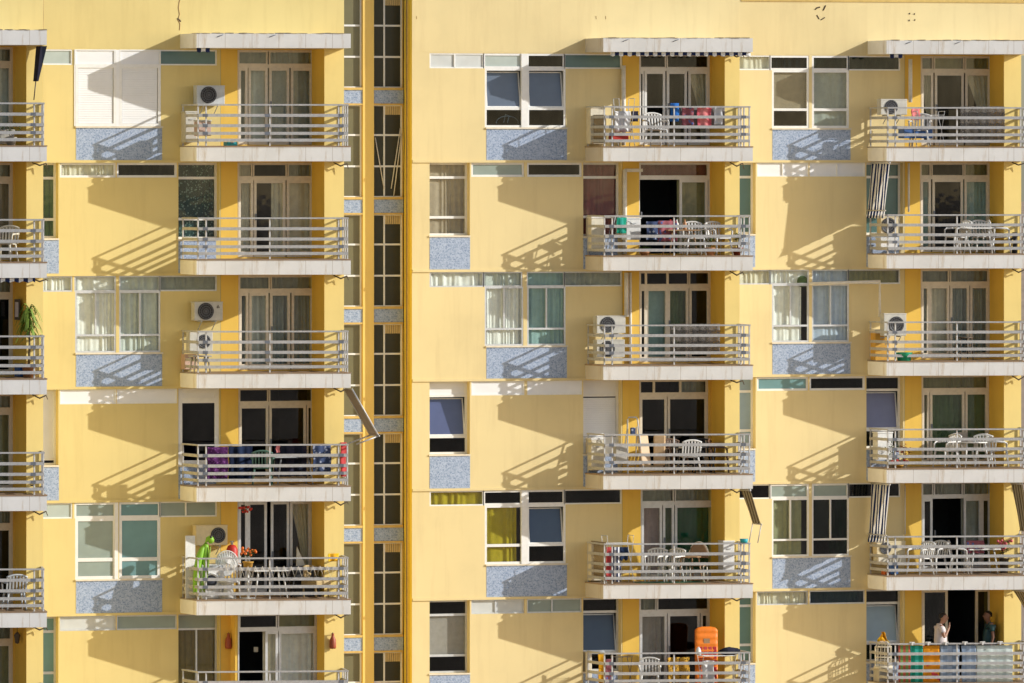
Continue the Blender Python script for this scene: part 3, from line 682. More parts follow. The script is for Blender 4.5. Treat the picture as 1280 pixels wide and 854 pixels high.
def slab_geo(c):
    """corners of the wedge-shaped balcony plate: it is turned against the wall"""
    pf, lf = FR[c]
    d1 = 1.30
    rl = pf.P(pf.u(SLAB[c][0], 0), 0); fl = Vector((rl.x, rl.y-d1))
    sf = Frame(fl.x, fl.y, ALPHA)
    ur = sf.u(SLAB[c][1], 0); frt = sf.P(ur, 0)
    pr = pf.P(pf.u(PIER[c][1], PW), PW)
    return rl, fl, frt, pr, sf, ur, d1
SG = {c: slab_geo(c) for c in 'ZABC'}
def xbox(m, a, b, th, z0, z1, mi=0):
    a = Vector(a); b = Vector(b); d = (b-a).normalized(); n = Vector((-d.y, d.x))*th
    c = [a+n, b+n, b-n, a-n]
    m.hexa([(p.x, p.y, z0) for p in c]+[(p.x, p.y, z1) for p in c], mi)
def do_balcony(c, r):
    pf, lf = FR[c]; b = BLD[c]
    rl, fl, frt, pr, sf, ur, d1 = SG[c]
    z0, z1 = zb(r), zt(r)
    pl = lf.P(lf.u(PIER[c][0], PW), PW)
    inner = [(pr.x, pr.y), (pl.x+.02, pr.y), (pl.x+.02, rl.y), (rl.x, rl.y)]
    m = MB(); m.prism([(rl.x, rl.y-.002), (fl.x, fl.y), (frt.x, frt.y), (pr.x, pr.y-.002), (pl.x+.02, pr.y-.002), (pl.x+.02, rl.y-.002)], z0, z1-.03)
    o = m.build('balcony' if r else 'canopy', 'slab_cladding', b)
    t = MB()
    if r:
        t.prism([(rl.x-.012, rl.y-.004), (fl.x-.012, fl.y-.012), (frt.x+.012, frt.y-.012), (pr.x+.012, pr.y-.004), (pl.x-.003, pr.y-.004), (pl.x-.003, rl.y-.004)], z1-.03, z1)
    else:
        rnd = random.Random(ord(c)); n = 46
        for i in range(n):
            u = ur*i/n; h = rnd.choice([.0, .0, .008, .012, .02])
            if h: t.fbox(sf, u, u+ur/n*1.02, -.35-rnd.random()*.1, .004+rnd.random()*.012, z1-.03, z1-.03+h)
    t.build('floor_tiles' if r else 'flashing', 'floor_tiles' if r else 'rust_pale', o)
    if r == 0:
        for k in range(2):
            uu = .5+k*1.3
            q = MB(); q.tube([(*sf.P(uu, .002), z1-.12), (*sf.P(uu+.16, .012), z1-.06)], .012); q.build('iron_stub', 'rail_metal_dark', o)
        return
    wr = -.06; ua, ub = .06, ur-.06
    top = z1+1.03; hs = [.75, .495, .306, .138]
    La, Lb = sf.P(ua, wr), sf.P(ub, wr)
    wl = Vector((La.x, rl.y-.01)); wrp = Vector((pr.x-.04, pr.y-.006))
    hr = MB(); hr.fbox(sf, ua-.02, ub+.02, wr-.025, wr+.025, top-.04, top)
    xbox(hr, sf.P(ua, wr-.03), wl, .023, top-.039, top-.001); xbox(hr, sf.P(ub, wr-.03), wrp, .023, top-.039, top-.001)
    hr.build('handrail', 'rail_metal', o)
    L = ub-ua
    for k, h in enumerate(hs):
        q = MB(); th = .037
        q.fbox(sf, ua, ub, wr+.004, wr+.030, z1+h-th, z1+h+th)
        xbox(q, sf.P(ua, wr), wl, .012, z1+h-th, z1+h+th); xbox(q, sf.P(ub, wr), wrp, .012, z1+h-th, z1+h+th)
        if k < 3:
            for f in ([.955, .045] if c != 'Z' else [.93])+([.46] if (c, r) in (('A', 1), ('A', 3)) else []):
                q.fbox(sf, ua+L*f-.06, ua+L*f+.06, wr+.002, wr+.034, z1+h-th-.003, z1+h+th+.003, 1)
        q.build('rail_bar', ['rail_metal', 'rail_metal_dark'], o)
    def post(p):
        q = MB(); q.box(p.x-.017, p.x+.017, p.y-.017, p.y+.017, z1, top-.041); q.build('post', 'rail_metal', o)
    for u in (ua, ua+.20, ua+L*.48, ub-.22, ub): post(sf.P(u, wr-.02))
    post(Vector((wl.x, wl.y-.05))); post(wrp+(Lb-wrp).normalized()*.05); post(wrp+(Lb-wrp)*.5)
    if r > 1 or c in 'B':
        # rusty bracket left under the slab above, at its outer corner
        zc = zb(r-1); q = MB(); p = wrp
        rnd = random.Random(r*9+ord(c))
        q.tube([(p.x-.28, p.y-.12, zc-.03), (p.x-.10, p.y-.15, zc-.09-.05*rnd.random()), (p.x+.06, p.y-.16, zc-.05), (p.x+.10, p.y-.16, zc-.17*rnd.random()-.05)], [.015, .022, .02, .01], 6)
        q.build('iron_bracket', 'rust', o)
    return o
simple('rust', (.09, .065, .04), .9); simple('rust_pale', (.24, .19, .13), .9)
BAL = {}
for c in 'ZABC':
    do_loggia(c)
    for r in range(0, 7): BAL[(c, r)] = do_balcony(c, r)
    # rooms behind: one dark shell per column
    pf, lf = FR[c]; b = BLD[c]
    ua = pf.u(XS[c]['plain0'])+.02 if c != 'Z' else pf.u(-330)
    pr = lf.P(lf.u(PIER[c][1], PW), PW-.05)
    ue = pr.x-pf.o.x
    m = MB()
    def Q(u, w, z): p = pf.P(u, w); return (p.x, p.y, z)
    m.add([Q(ua, -4, 0), Q(ue, -4, 0), Q(ue, -4, TOPZ), Q(ua, -4, TOPZ)], [(0, 1, 2, 3)])
    m.add([Q(ua, -4, 0), Q(ua, -.3, 0), Q(ua, -.3, TOPZ), Q(ua, -4, TOPZ)], [(0, 1, 2, 3)])
    m.add([Q(ue-.02, -4, 0), Q(ue-.02, -.3, 0), Q(ue-.02, -.3, TOPZ), Q(ue-.02, -4, TOPZ)], [(0, 1, 2, 3)])
    for r in range(0, 7): m.box(*sorted((Q(ua+.03, 0, 0)[0], Q(ue-.05, 0, 0)[0])), pf.o.y+.32, pf.o.y+3.95, zb(r)+.06, zt(r)-.06)
    m.build('room_walls', 'interior', b)
    # outer flank of the wing on the sunny side, and the roof
    q = MB(); q.fbox(pf, ue-.01, ue+.2, -11, .0 if c != 'Z' else .0, 0, zb(0)-.01); q.build('flank_wall', WALLM[c], b)
    q = MB(); q.fbox(pf, ua, ue, -11, -.31, zb(0)+ST, zb(0)+ST+.2); q.build('roof', 'slab_cladding', b)
# far-left column: stub of wall above its canopy
pf = FR['Z'][0]
q = MB(); q.fbox(pf, pf.u(-330), pf.u(54), -.3, .004, zb(0), TOPZ); q.build('parapet', 'plaster_left', bl)
q = MB(); q.fbox(pf, pf.u(-330), pf.u(PE['Z']), -.3, 0, 0, zb(0)); q.build('facade_wall', 'plaster_left', bl)

# ------------------------------------------------------------------ stair shaft
SF = Frame(0, PY['B']+.66, 0)
def do_stair():
    b = bl; sf = SF
    ua, ub = sf.u(400), sf.u(503.5)
    pl0, pl1 = sf.u(452.5), sf.u(467.5, .08)
    s0 = 2.8
    zm = sf.z(450, 121, 0)                # centre of the topmost mosaic band
    holes = []; wins = []
    for k in range(-1, 7):
        zA = zm-s0*k-.20; zB = zm-s0*(k+1)+.205
        holes.append((sf.u(418), pl0-.01, zA-2.4+.02, zA, .07)); holes.append((pl1-.07, ub-.015, zA-2.4+.02, zA, .07))
        wins.append((k, zA))
    mb = wall(sf, ua, ub, 0, TOPZ, holes); mb.build('stair_wall', 'ochre_sill', b)
    p = MB(); p.fbox(sf, pl0, sf.u(467.5, .08), -.1, .08, 0, TOPZ); p.build('pilaster', 'plaster_pilaster', b)
    for k, zA in wins:
        for side in (0, 1):
            a, e = (sf.u(418), pl0-.01) if side == 0 else (pl1-.07, ub-.015)
            z1 = zA; z0 = zA-2.4+.02; W = -.045
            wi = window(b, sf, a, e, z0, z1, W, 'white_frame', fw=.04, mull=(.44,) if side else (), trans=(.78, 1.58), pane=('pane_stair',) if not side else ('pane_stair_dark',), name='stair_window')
            if side:
                q = MB(); u0 = a+(e-a)*.47
                for i in range(7):
                    uu = u0+(e-.04-u0)*i/7; q.fbox(sf, uu, uu+.045, W+.008, W+.03, z1-.26, z1-.04)
                q.build('vent_grille', 'vent_slats', wi)
        # mosaic bands between
        zc = zA+.2
        for (a, e) in ((sf.u(415), pl0-.002), (pl1-.05, ub-.002)):
            q = MB(); q.fbox(sf, a, e, -.02, .05, zc-.17, zc+.17); q.build('mosaic_band', 'mosaic', b)
            q = MB(); q.fbox(sf, a, e, -.02, .075, zc-.215, zc-.172); q.build('band_sill', 'ochre_sill', b)
            q = MB(); q.fbox(sf, a, e, -.02, .075, zc+.172, zc+.235); q.build('band_sill', 'ochre_sill', b)
    # the side of the right wing that shows beside the shaft
    pf = FR['B'][0]
    u0 = pf.u(515)
    q = MB(); q.add([(*pf.P(u0-.002, .0), 0), (*pf.P(u0-.002, -1.2), 0), (*pf.P(u0-.002, -1.2), TOPZ), (*pf.P(u0-.002, .0), TOPZ)], [(0, 1, 2, 3)])
    q.build('side_wall', 'plaster_golden', br_)
    q = MB(); q.fbox(pf, u0-.03, u0-.003, -.36, -.335, 0, TOPZ); q.build('expansion_joint', 'rust_pale', br_)
    q = MB(); zz = [0+i*.6 for i in range(int(TOPZ/.6)+1)]
    rnd = random.Random(3)
    q.tube([(*pf.P(u0-.05-.015*rnd.random(), -.47+.03*rnd.random()), z) for z in zz], .013, 5); q.build('cable', 'cable_black', br_)
    q = MB(); q.tube([(*pf.P(u0-.05, -.20+.02*rnd.random()), z) for z in zz], .018, 5); q.build('downpipe', 'ochre_sill', br_)
do_stair()
# ------------------------------------------------------------------ the things people keep on their balconies
ROWN = {1: 'top', 2: 'second', 3: 'third', 4: 'fourth', 5: 'fifth', 6: 'bottom'}
COLN = dict(Z='far left column', A='column left of the stair shaft', B='column right of the stair shaft', C='far right column')
def where(c, r): return f"{ROWN[r]} balcony, {COLN[c]}"
def at(c, r, px, w, dz=0.0):
    lf = FR[c][1]; p = lf.P(lf.u(px, w), w)
    return Vector((p.x, p.y, zt(r)+dz))
def zpx(c, r, px, py, w): return FR[c][1].z(px, py, w)-zt(r)
def thing(name, label, cat, loc, rz=0.0, group=None):
    o = empty(name, loc, rz); tag(o, label, cat, group); return o
def single(mb, name, mats, label, cat, loc, rz=0.0, group=None, bevel=0):
    o = mb.build(name, mats, None, local=True, bevel=bevel); o.location = loc; o.rotation_euler = (0, 0, rz)
    WORLD[o.name] = Vector(loc); return tag(o, label, cat, group)
for n_, c_ in dict(plastic_white=(.74, .73, .70), plastic_cream=(.70, .64, .50), plastic_brown=(.13, .07, .04), plastic_dark=(.03, .03, .03), plastic_green=(.10, .20, .16), ac_white=(.52, .50, .44), ac_grey=(.50, .52, .53), ac_beige=(.66, .55, .34),
                   fan_black=(.025, .025, .028), grille=(.12, .12, .13), lime=(.22, .46, .03), red_paint=(.50, .03, .02), orange_flower=(.75, .16, .02), terracotta=(.48, .22, .09), leaf=(.07, .13, .03), leaf_pale=(.20, .30, .04), stem=(.16, .12, .06),
                   blue_box=(.05, .13, .34), turquoise=(.02, .36, .42), green_basin=(.02, .34, .18), chrome=(.55, .55, .55), steel=(.42, .43, .44), wood=(.33, .20, .10), rattan=(.42, .30, .13), glass_door=(.03, .035, .05), skin=(.38, .20, .13), skin_dark=(.26, .13, .085), hair=(.015, .012, .01),
                   shirt_pink=(.72, .64, .63), shirt_teal=(.025, .075, .08), trousers=(.06, .06, .08), cushion=(.64, .44, .24), ochre_pot=(.6, .33, .05), red_clay=(.34, .07, .03), bird_yellow=(.75, .45, .02), iron=(.10, .08, .06), mat_orange=(.82, .21, .012), screen_dark=(.20, .17, .15), carpet=(.02, .12, .06), pink=(.62, .12, .14), clear=(.55, .62, .58), box_pink=(.55, .38, .30), stone=(.45, .42, .36)).items():
    simple(n_, c_, .5 if 'leaf' not in n_ else .6, 0, .12, 8)
cloth('awning_navy', (.03, .06, .20), (.88, .88, .88), .10, 1, trans=.6)
cloth('awning_brown', (.13, .10, .06), (.45, .40, .28), .05, 1)
cloth('awning_hem', (.02, .03, .09), (.70, .70, .68), .11, 0)
cloth('awning_grey', (.28, .24, .22))
for n_, a, b_, s_ in (('towel_green', (.02, .30, .20), (.05, .42, .34), 0.09), ('towel_rainbow', (.20, .33, .10), (.50, .12, .08), .07), ('towel_mango', (.75, .30, .02), (.65, .08, .10), -5), ('denim', (.27, .35, .47), (.36, .44, .55), .12), ('mint', (.62, .70, .66), (.68, .75, .71), .2), ('purple_print', (.075, .02, .09), (.18, .06, .20), -18), ('blue_laundry', (.05, .07, .14), (.30, .33, .42), -11), ('navy_laundry', (.01, .016, .04), (.018, .03, .07), .2), ('white_laundry', (.70, .69, .68), (.62, .62, .63), .3), ('red_laundry', (.45, .04, .05), (.5, .07, .07), .3), ('stripe_laundry', (.70, .70, .70), (.04, .05, .12), .05), ('tiger_print', (.5, .28, .04), (.05, .035, .02), -16), ('blue_towel', (.02, .10, .36), (.03, .14, .44), .3), ('pink_towel', (.62, .12, .15), (.68, .22, .22), .2), ('black_cloth', (.015, .018, .03), (.03, .03, .05), .2), ('mixed_print', (.30, .10, .12), (.10, .14, .34), -9), ('yellow_cloth', (.75, .50, .02), (.7, .35, .02), .2), ('mat_print', (.78, .22, .012), (.55, .07, .01), -12)):
    cloth(n_, a, b_, s_)
def net_mat(name, c, dens):
    m, nt, b = new_mat(name)
    v = coords(nt)
    vo = nd(nt, 'ShaderNodeTexNoise', Scale=55.0, Detail=2.0); nt.links.new(v, vo.inputs['Vector'])
    mr = ramp(nt, vo.outputs['Fac'], [(dens-.04, (1, 1, 1)), (dens+.04, (0, 0, 0))])
    nt.links.new(mr, b.inputs['Alpha']); b.inputs['Base Color'].default_value = (*c, 1); b.inputs['Roughness'].default_value = .9
net_mat('net', (.18, .16, .14), .53); net_mat('net_brown', (.34, .26, .16), .62)

# ---- air conditioners
def ac(c, r, x0, x1, y0, y1, w, mat, label, fan=.36, depth=.28, bracket=True, logo=None, rad=.21):
    lf = FR[c][1]; u0, u1 = lf.u(x0, w), lf.u(x1, w); W = u1-u0
    zz0, zz1 = zpx(c, r, x0, y1, w), zpx(c, r, x0, y0, w); H = zz1-zz0
    p = lf.P((u0+u1)/2, w); o = thing('air_conditioner', label, 'air conditioner', (p.x, p.y, zt(r)+zz0), 0, 'outdoor air conditioner units')
    m = MB(); m.box(-W/2, W/2, 0, depth, 0, H); m.box(-W/2-.008, W/2+.008, -.006, depth+.004, H-.03, H+.004)
    b = m.build('casing', mat, o, local=True, bevel=.012)
    fx = -W/2+W*fan; R_ = min(rad, H*.44)
    m = MB(); m.lathe([(0, .012), (R_*.96, .012), (R_, .02), (R_*1.02, .008)], (fx, 0, H*.5), 28, 0, 'y'); m.build('fan_opening', 'fan_black', o, local=True)
    g = MB()
    for k in range(1, 4): g.lathe([(R_*k/3.6, .024), (R_*k/3.6+.008, .030), (R_*k/3.6+.016, .024)], (fx, 0, H*.5), 24, 0, 'y')
    for k in range(8):
        a = math.pi*k/8; g.tube([(fx-R_*math.cos(a), -.026, H*.5-R_*math.sin(a)), (fx+R_*math.cos(a), -.026, H*.5+R_*math.sin(a))], .004, 4)
    g.build('fan_grille', 'grille', o, local=True)
    if logo:
        l = MB(); cx, cz = W*.33, H*.72
        for dx, dz in ((0, .03), (-.022, -.008), (.022, -.008)): 
            l.add([(cx+dx, -.009, cz+dz+.03), (cx+dx-.018, -.009, cz+dz), (cx+dx, -.009, cz+dz-.03), (cx+dx+.018, -.009, cz+dz)], [(0, 1, 2, 3)])
        l.build('emblem', 'red_paint' if logo == 2 else 'iron', o, local=True)
    if bracket:
        for sx in (-.25, .25):
            k = MB(); k.box(sx*W-.015, sx*W+.015, -.02, .34, -.035, -.004); k.tube([(sx*W, 0, -.03), (sx*W, .30, -.24)], .012, 5); k.build('bracket', 'steel', o, local=True)
    return o
ac('A', 1, 246, 281, 107, 130.5, .36, 'ac_grey', 'grey air conditioner with black fan high on the wall, top balcony left of stairs', .42)
ac('A', 3, 243, 278.5, 377.5, 401, .36, 'ac_white', 'white air conditioner on wall brackets with three-diamond emblem, third balcony left of the stairs', .40, logo=1)
ac('A', 3, 237, 266, 414, 440, .6, 'ac_white', 'second white air conditioner standing low behind the railing below the emblem unit', .62, bracket=False, rad=.17)
ac('A', 5, 245, 284.5, 657, 682, .40, 'ac_beige', 'large beige air conditioner above the green toy crocodile', .70, rad=.19)
ac('B', 3, 746, 782, 395, 417, .6, 'ac_white', 'upper white air conditioner of two stacked behind the railing, third balcony', .38)
ac('B', 3, 746, 781, 425, 447, .6, 'ac_white', 'lower white air conditioner of two stacked behind the railing, third balcony', .38, bracket=False)
ac('C', 1, 1101, 1134, 124, 143.5, .80, 'ac_white', 'white air conditioner behind the railing beside a white pipe, top right balcony', .40)
ac('C', 2, 1101, 1123, 271, 293.5, .6, 'ac_beige', 'beige air conditioner half hidden under the striped awning, second right balcony', .45)
ac('C', 3, 1105, 1133, 392, 420, .90, 'ac_white', 'white air conditioner with pipe elbow above it, third balcony of the far right', .55)
ac('C', 5, 1096, 1132, 677, 694, .45, 'ac_beige', 'beige air conditioner beside navy striped awning, fifth balcony of the far right', .3, bracket=False)

# ---- white service pipes on the wall (part of the house)
def pipe(c, pts, w, r=.035):
    lf = FR[c][1]; P = []
    for (x, y) in pts:
        p = lf.P(lf.u(x, w), w); P.append((p.x, p.y, lf.z(x, y, w)))
    m = MB(); m.tube(P, r, 8); m.build('service_pipe', 'pipe_white', BLD[c])
pipe('B', [(779.5, 82), (779.5, 182)], .09, .06); pipe('B', [(781, 212), (781, 318)], .08, .06); pipe('B', [(783, 341), (783, 396)], .1, .06); pipe('B', [(788, 341), (788, 455)], .05, .04)
pipe('C', [(1138, 74), (1138, 128)], .12, .055); pipe('C', [(1136, 204), (1136, 265)], .08, .03)
pipe('C', [(1012, 355), (1099.5, 352), (1099.5, 396)], .28, .045); pipe('C', [(1131.5, 607), (1131.5, 668)], .06, .015)
q = MB(); lf = FR['B'][1]; q.fbox(lf, lf.u(780), lf.u(802), .004, .09, lf.z(790, 215), lf.z(790, 211)); q.build('pipe_cover', 'pipe_white', br_)

# ---- plastic garden chair, one mesh per part, copied
def chair_proto(mat, name='plastic_chair'):
    o = empty(name, (0, 0, 0))
    m = MB(); m.hexa([(-.22, -.22, .42), (.22, -.22, .42), (.20, .20, .40), (-.20, .20, .40), (-.22, -.22, .45), (.22, -.22, .45), (.20, .20, .43), (-.20, .20, .43)]); m.build('seat', mat, o, local=True, bevel=.01)
    m = MB()
    for i in range(7):
        a = -.6+1.2*i/6; x = .235*math.sin(a)/math.sin(.6); y = .20+.05*math.cos(a)-.03
        h = .84-.05*(a/.6)**2
        m.hexa([(x-.018, y, .43), (x+.018, y, .43), (x+.018, y+.018, .43), (x-.018, y+.018, .43), (x-.022, y+.08, h), (x+.022, y+.08, h), (x+.022, y+.098, h), (x-.022, y+.098, h)])
    pts = []
    for i in range(13):
        a = -.62+1.24*i/12; pts.append((.25*math.sin(a)/math.sin(.6), .20+.05*math.cos(a)+.055, .855-.06*(a/.6)**2))
    m.tube(pts, .026, 6)
    m.build('backrest', mat, o, local=True)
    for s in (-1, 1):
        m = MB(); m.tube([(s*.255, .27, .66), (s*.275, .10, .665), (s*.275, -.14, .655), (s*.265, -.20, .62), (s*.25, -.21, .44)], [.02, .026, .028, .025, .02], 6); m.build('armrest', mat, o, local=True)
        m = MB(); m.tube([(s*.205, -.20, .43), (s*.25, -.25, 0)], [.03, .02], 6); m.build('leg', mat, o, local=True)
        m = MB(); m.tube([(s*.19, .19, .42), (s*.235, .27, 0)], [.03, .02], 6); m.build('leg', mat, o, local=True)
    return o
PROTO = {}
def chair(c, r, px, w, rz, mat, label):
    if mat not in PROTO: PROTO[mat] = chair_proto(mat); o = PROTO[mat]
    else: o = copy_tree(PROTO[mat])
    o.location = at(c, r, px, w); o.rotation_euler = (0, 0, R(rz))
    tag(o, label, 'chair', 'plastic balcony chairs'); WORLD[o.name] = o.location.copy(); return o
PW_ = 'plastic_white'
chair('C', 2, 1196, 1.05, -80, PW_, 'white plastic chair left of the white table, second balcony of the far right column')
chair('C', 2, 1228, .75, -5, PW_, 'white plastic chair behind the white table, second balcony of the far right column')
chair('C', 2, 1250, 1.0, 75, PW_, 'white plastic chair right of the white table, second balcony of the far right column')
chair('C', 4, 1183, .95, -75, PW_, 'white plastic chair facing right at the left end of four, fourth balcony far right')
chair('C', 4, 1203, .65, 0, PW_, 'white plastic chair with dark tray on its back, fourth balcony far right')
chair('C', 4, 1231, .95, 150, PW_, 'white plastic chair turned away with slatted back showing, fourth balcony far right')
chair('C', 4, 1248, 1.0, 70, PW_, 'white plastic chair by the pier at the right end, fourth balcony far right')
chair('C', 5, 1150, 1.0, -70, PW_, 'white plastic chair left of the open dark door, fifth balcony far right')
chair('C', 5, 1168, .7, -60, PW_, 'white plastic chair just in front of the open dark door, fifth balcony far right')
chair('C', 5, 1200, .95, 60, PW_, 'white plastic chair right of the open dark door, fifth balcony far right')
chair('B', 2, 868, .85, -10, PW_, 'white slatted chair left of another, behind the second balcony right of the stairs')
chair('B', 2, 899, .95, 12, PW_, 'white slatted chair close to the pier, second balcony right of the stairs')
chair('B', 4, 845, .7, 8, 'plastic_brown', 'brown plastic chair beside the beige cushions, fourth balcony right of the stairs')
chair('B', 4, 879, .8, -12, 'plastic_dark', 'black plastic chair in front of the dark sliding door, fourth balcony')
chair('B', 4, 901, .95, 60, 'plastic_brown', 'brown plastic chair facing left next to the pier, fourth balcony')
chair('B', 4, 861, 1.1, 175, PW_, 'white plastic chair with its back to the railing, fourth balcony right of the stairs')
chair('B', 5, 820, .9, -30, PW_, 'white plastic chair in front of the mauve curtain, fifth balcony')
chair('B', 5, 838, 1.05, -60, PW_, 'white plastic chair left of the small brown table, fifth balcony')
chair('B', 6, 812, 1.0, -20, PW_, 'white plastic chair before the pale curtain on the bottom balcony')
chair('B', 1, 820, .85, 0, PW_, 'white plastic chair between the drying rack and blue towel, top balcony')
chair('A', 4, 328, 1.05, 160, 'plastic_green', 'grey-green plastic chair against the railing, fourth balcony left of the stairs')
chair('A', 5, 288, .9, -20, PW_, 'white plastic chair behind the washing machine under the peacock back')
chair('Z', 5, 18, 1.1, 175, 'ac_grey', 'grey plastic chair with back to the railing, far left column')
chair('Z', 2, 6, 1.0, -40, 'plastic_cream', 'cream plastic chair behind the railing at the far left, second row')
chair('C', 1, 1150, .9, -30, PW_, 'white plastic chair in front of the blue storage box, top right balcony')

# ---- tables
def table(c, r, px, w, rz, mat, label, top=(.8, .7), h=.70, rnd=False, cat='table'):
    o = thing('balcony_table', label, cat, at(c, r, px, w), R(rz), 'tables on the balconies')
    m = MB()
    if rnd: m.lathe([(0, h-.03), (top[0]/2, h-.03), (top[0]/2+.01, h-.015), (top[0]/2, h), (0, h)], n=24)
    else: m.box(-top[0]/2, top[0]/2, -top[1]/2, top[1]/2, h-.035, h)
    m.build('tabletop', mat, o, local=True, bevel=.008 if not rnd else 0)
    for sx in (-1, 1):
        for sy in (-1, 1):
            k = MB(); k.tube([(sx*top[0]*.32, sy*top[1]*.32, h-.03), (sx*top[0]*.42, sy*top[1]*.42, 0)], [.024, .017], 6); k.build('leg', mat, o, local=True)
    return o
table('C', 2, 1218, 1.15, 0, PW_, 'white plastic table with splayed legs, second balcony of the far right column', (.95, .6), .68)
table('C', 4, 1215, 1.1, 0, PW_, 'white round table among white chairs, fourth balcony of the far right column', (.8, .8), .66, True)
table('C', 5, 1226, 1.0, 0, PW_, 'white table under a dark cloth right of the open door, fifth balcony', (.9, .6), .66)
table('B', 2, 850, 1.0, 0, 'wood', 'brown table loaded with bottles and cloths, second balcony right of the stairs', (.9, .6), .66)
table('B', 4, 860, .85, 0, 'plastic_dark', 'dark table between the brown and black chairs, fourth balcony', (.95, .6), .68)
table('B', 5, 858, 1.0, 0, 'wood', 'small brown round table in front of the green door glass, fifth balcony', (.75, .75), .66, True)
table('A', 4, 365, .85, 0, 'steel', 'grey glass table behind the railing between green chair and blue laundry', (1.1, .6), .70)
table('A', 5, 335, 1.0, 0, PW_, 'white plastic table beside the flower pot, fifth balcony left of the stairs', (1.0, .6), .70)
table('A', 5, 378, .7, 0, 'plastic_dark', 'dark low table by the glass door, fifth balcony left of the stairs', (.9, .6), .5)
table('A', 3, 250, 1.0, 0, 'stone', 'small grey stool-like table under the air conditioners, third balcony', (.5, .4), .42)
table('C', 3, 1205, .7, 0, 'iron', 'small dark iron table by the curtained door, third balcony far right', (.45, .45), .6, True)

# ---- plants
def leafball(m, c, r, n, size, rnd, up=.3):
    for _ in range(n):
        d = Vector((rnd.gauss(0, 1), rnd.gauss(0, 1), rnd.gauss(0, 1)+up)).normalized()*rnd.random()**.5
        p = Vector((c[0]+d.x*r[0], c[1]+d.y*r[1], c[2]+d.z*r[2]))
        a = Vector((rnd.gauss(0, 1), rnd.gauss(0, 1), rnd.gauss(0, .6))).normalized()*size*rnd.uniform(.6, 1.3); b = a.cross(Vector((rnd.random(), rnd.random(), 1))).normalized()*size*.4
        m.add([p-a*.5, p+b*.5, p+a*.5, p-b*.5], [(0, 1, 2, 3)])
def potted(c, r, px, w, label, h=.5, pot='terracotta', leaf='leaf', pr=.13, ph=.2, seed=1, flowers=None, spread=.2, name='potted_plant'):
    rnd = random.Random(seed)
    o = thing(name, label, 'plant', at(c, r, px, w), 0, 'potted plants on the balconies')
    m = MB(); m.lathe([(0, 0), (pr*.75, 0), (pr, ph), (pr*1.06, ph), (pr*1.06, ph-.03), (pr*.9, ph-.02), (0, ph-.03)], n=16); m.build('pot', pot, o, local=True)
    m = MB()
    for k in range(5): m.tube([(0, 0, ph-.03), (rnd.uniform(-.5, .5)*spread, rnd.uniform(-.5, .5)*spread, ph+h*.7)], .006, 4)
    m.build('stem', 'stem', o, local=True)
    m = MB(); leafball(m, (0, 0, ph+h*.55), (spread, spread, h*.5), int(90*max(1, h*2)), .085, rnd); m.build('foliage', leaf, o, local=True)
    if flowers:
        m = MB()
        for _ in range(14):
            m.blob((rnd.uniform(-1, 1)*spread, rnd.uniform(-1, .4)*spread, ph+h*rnd.uniform(.5, 1.05)), .04, 0, 6, 4, .2)
        m.build('flowers', flowers, o, local=True)
    return o
potted('B', 2, 888, 1.75, 'leafy green plant trailing at the railing foot, second balcony right of the stairs', .28, seed=2, spread=.16)
potted('B', 2, 922, 1.8, 'small green plant in the railing corner beside red pot, second balcony', .42, 'red_clay', seed=3, spread=.14)
potted('B', 2, 806, 1.3, 'low green seedlings along the railing foot left of centre, second balcony', .12, seed=12, spread=.2, ph=.1)
potted('C', 4, 1116, .75, 'thin-leaved plant in pale pot at the left railing corner, fourth balcony far right', .5, 'stone', seed=4, spread=.2)
potted('C', 4, 1129, 1.0, 'reddish leafy plant in grey pot near the railing, fourth balcony far right', .42, 'stone', 'red_clay', seed=5, spread=.22)
potted('C', 4, 1124, 1.0, 'tiny red flowers in a low tray behind the railing, fourth balcony far right', .12, 'ochre_pot', 'leaf', seed=6, flowers='red_paint', spread=.2, ph=.08)
potted('C', 2, 1237, .35, 'slim twiggy plant by the pier, second balcony of the far right', .75, 'stone', 'leaf', seed=7, spread=.16)
potted('C', 5, 1255, .9, 'dark plant with small pink blooms by the pier, fifth balcony far right', .45, 'iron', 'leaf', seed=8, flowers='pink', spread=.2, ph=.4)
potted('Z', 1, 14, 1.2, 'green leafy plant in the shade behind the railing, top left corner balcony', .35, 'stone', 'leaf', seed=9, spread=.3)
potted('Z', 4, 38, .8, 'dark potted plant low behind the railing, fourth balcony at the far left', .25, 'iron', 'leaf', seed=10, spread=.15)
# the bushy palm on the far left, and the two flower things left of the stairs
def palm():
    c, r = 'Z', 3; w = 1.05; rnd = random.Random(4)
    o = thing('palm', 'bushy green palm with drooping leaves rising above the railing at the far left', 'plant', at(c, r, 36, w))
    m = MB(); m.lathe([(0, 0), (.13, 0), (.17, .3), (.18, .3), (0, .28)], n=16); m.build('pot', 'terracotta', o, local=True)
    m = MB(); m.tube([(0, 0, .28), (.02, 0, .8), (.0, 0, 1.35)], [.035, .028, .02], 7); m.build('stem', 'stem', o, local=True)
    m = MB()
    for k in range(95):
        a = rnd.uniform(0, 6.28); L = rnd.uniform(.16, .36); z0 = rnd.uniform(1.05, 1.62); up = rnd.uniform(-.05, .28)
        prev = None; wd = .028
        pts = [Vector((math.cos(a)*L*t, math.sin(a)*L*t, z0+up*math.sin(t*2.2)*1.1-.42*t*t*L/.4)) for t in (0, .25, .5, .75, 1)]
        sdv = Vector((-math.sin(a), math.cos(a), 0))
        vs = []
        for i, p in enumerate(pts): 
            ww = wd*(1-.85*abs(i/4-.4)); vs += [p-sdv*ww, p+sdv*ww]
        m.add(vs, [(2*i, 2*i+1, 2*i+3, 2*i+2) for i in range(4)])
    m.build('foliage', 'leaf_pale', o, local=True)
palm()
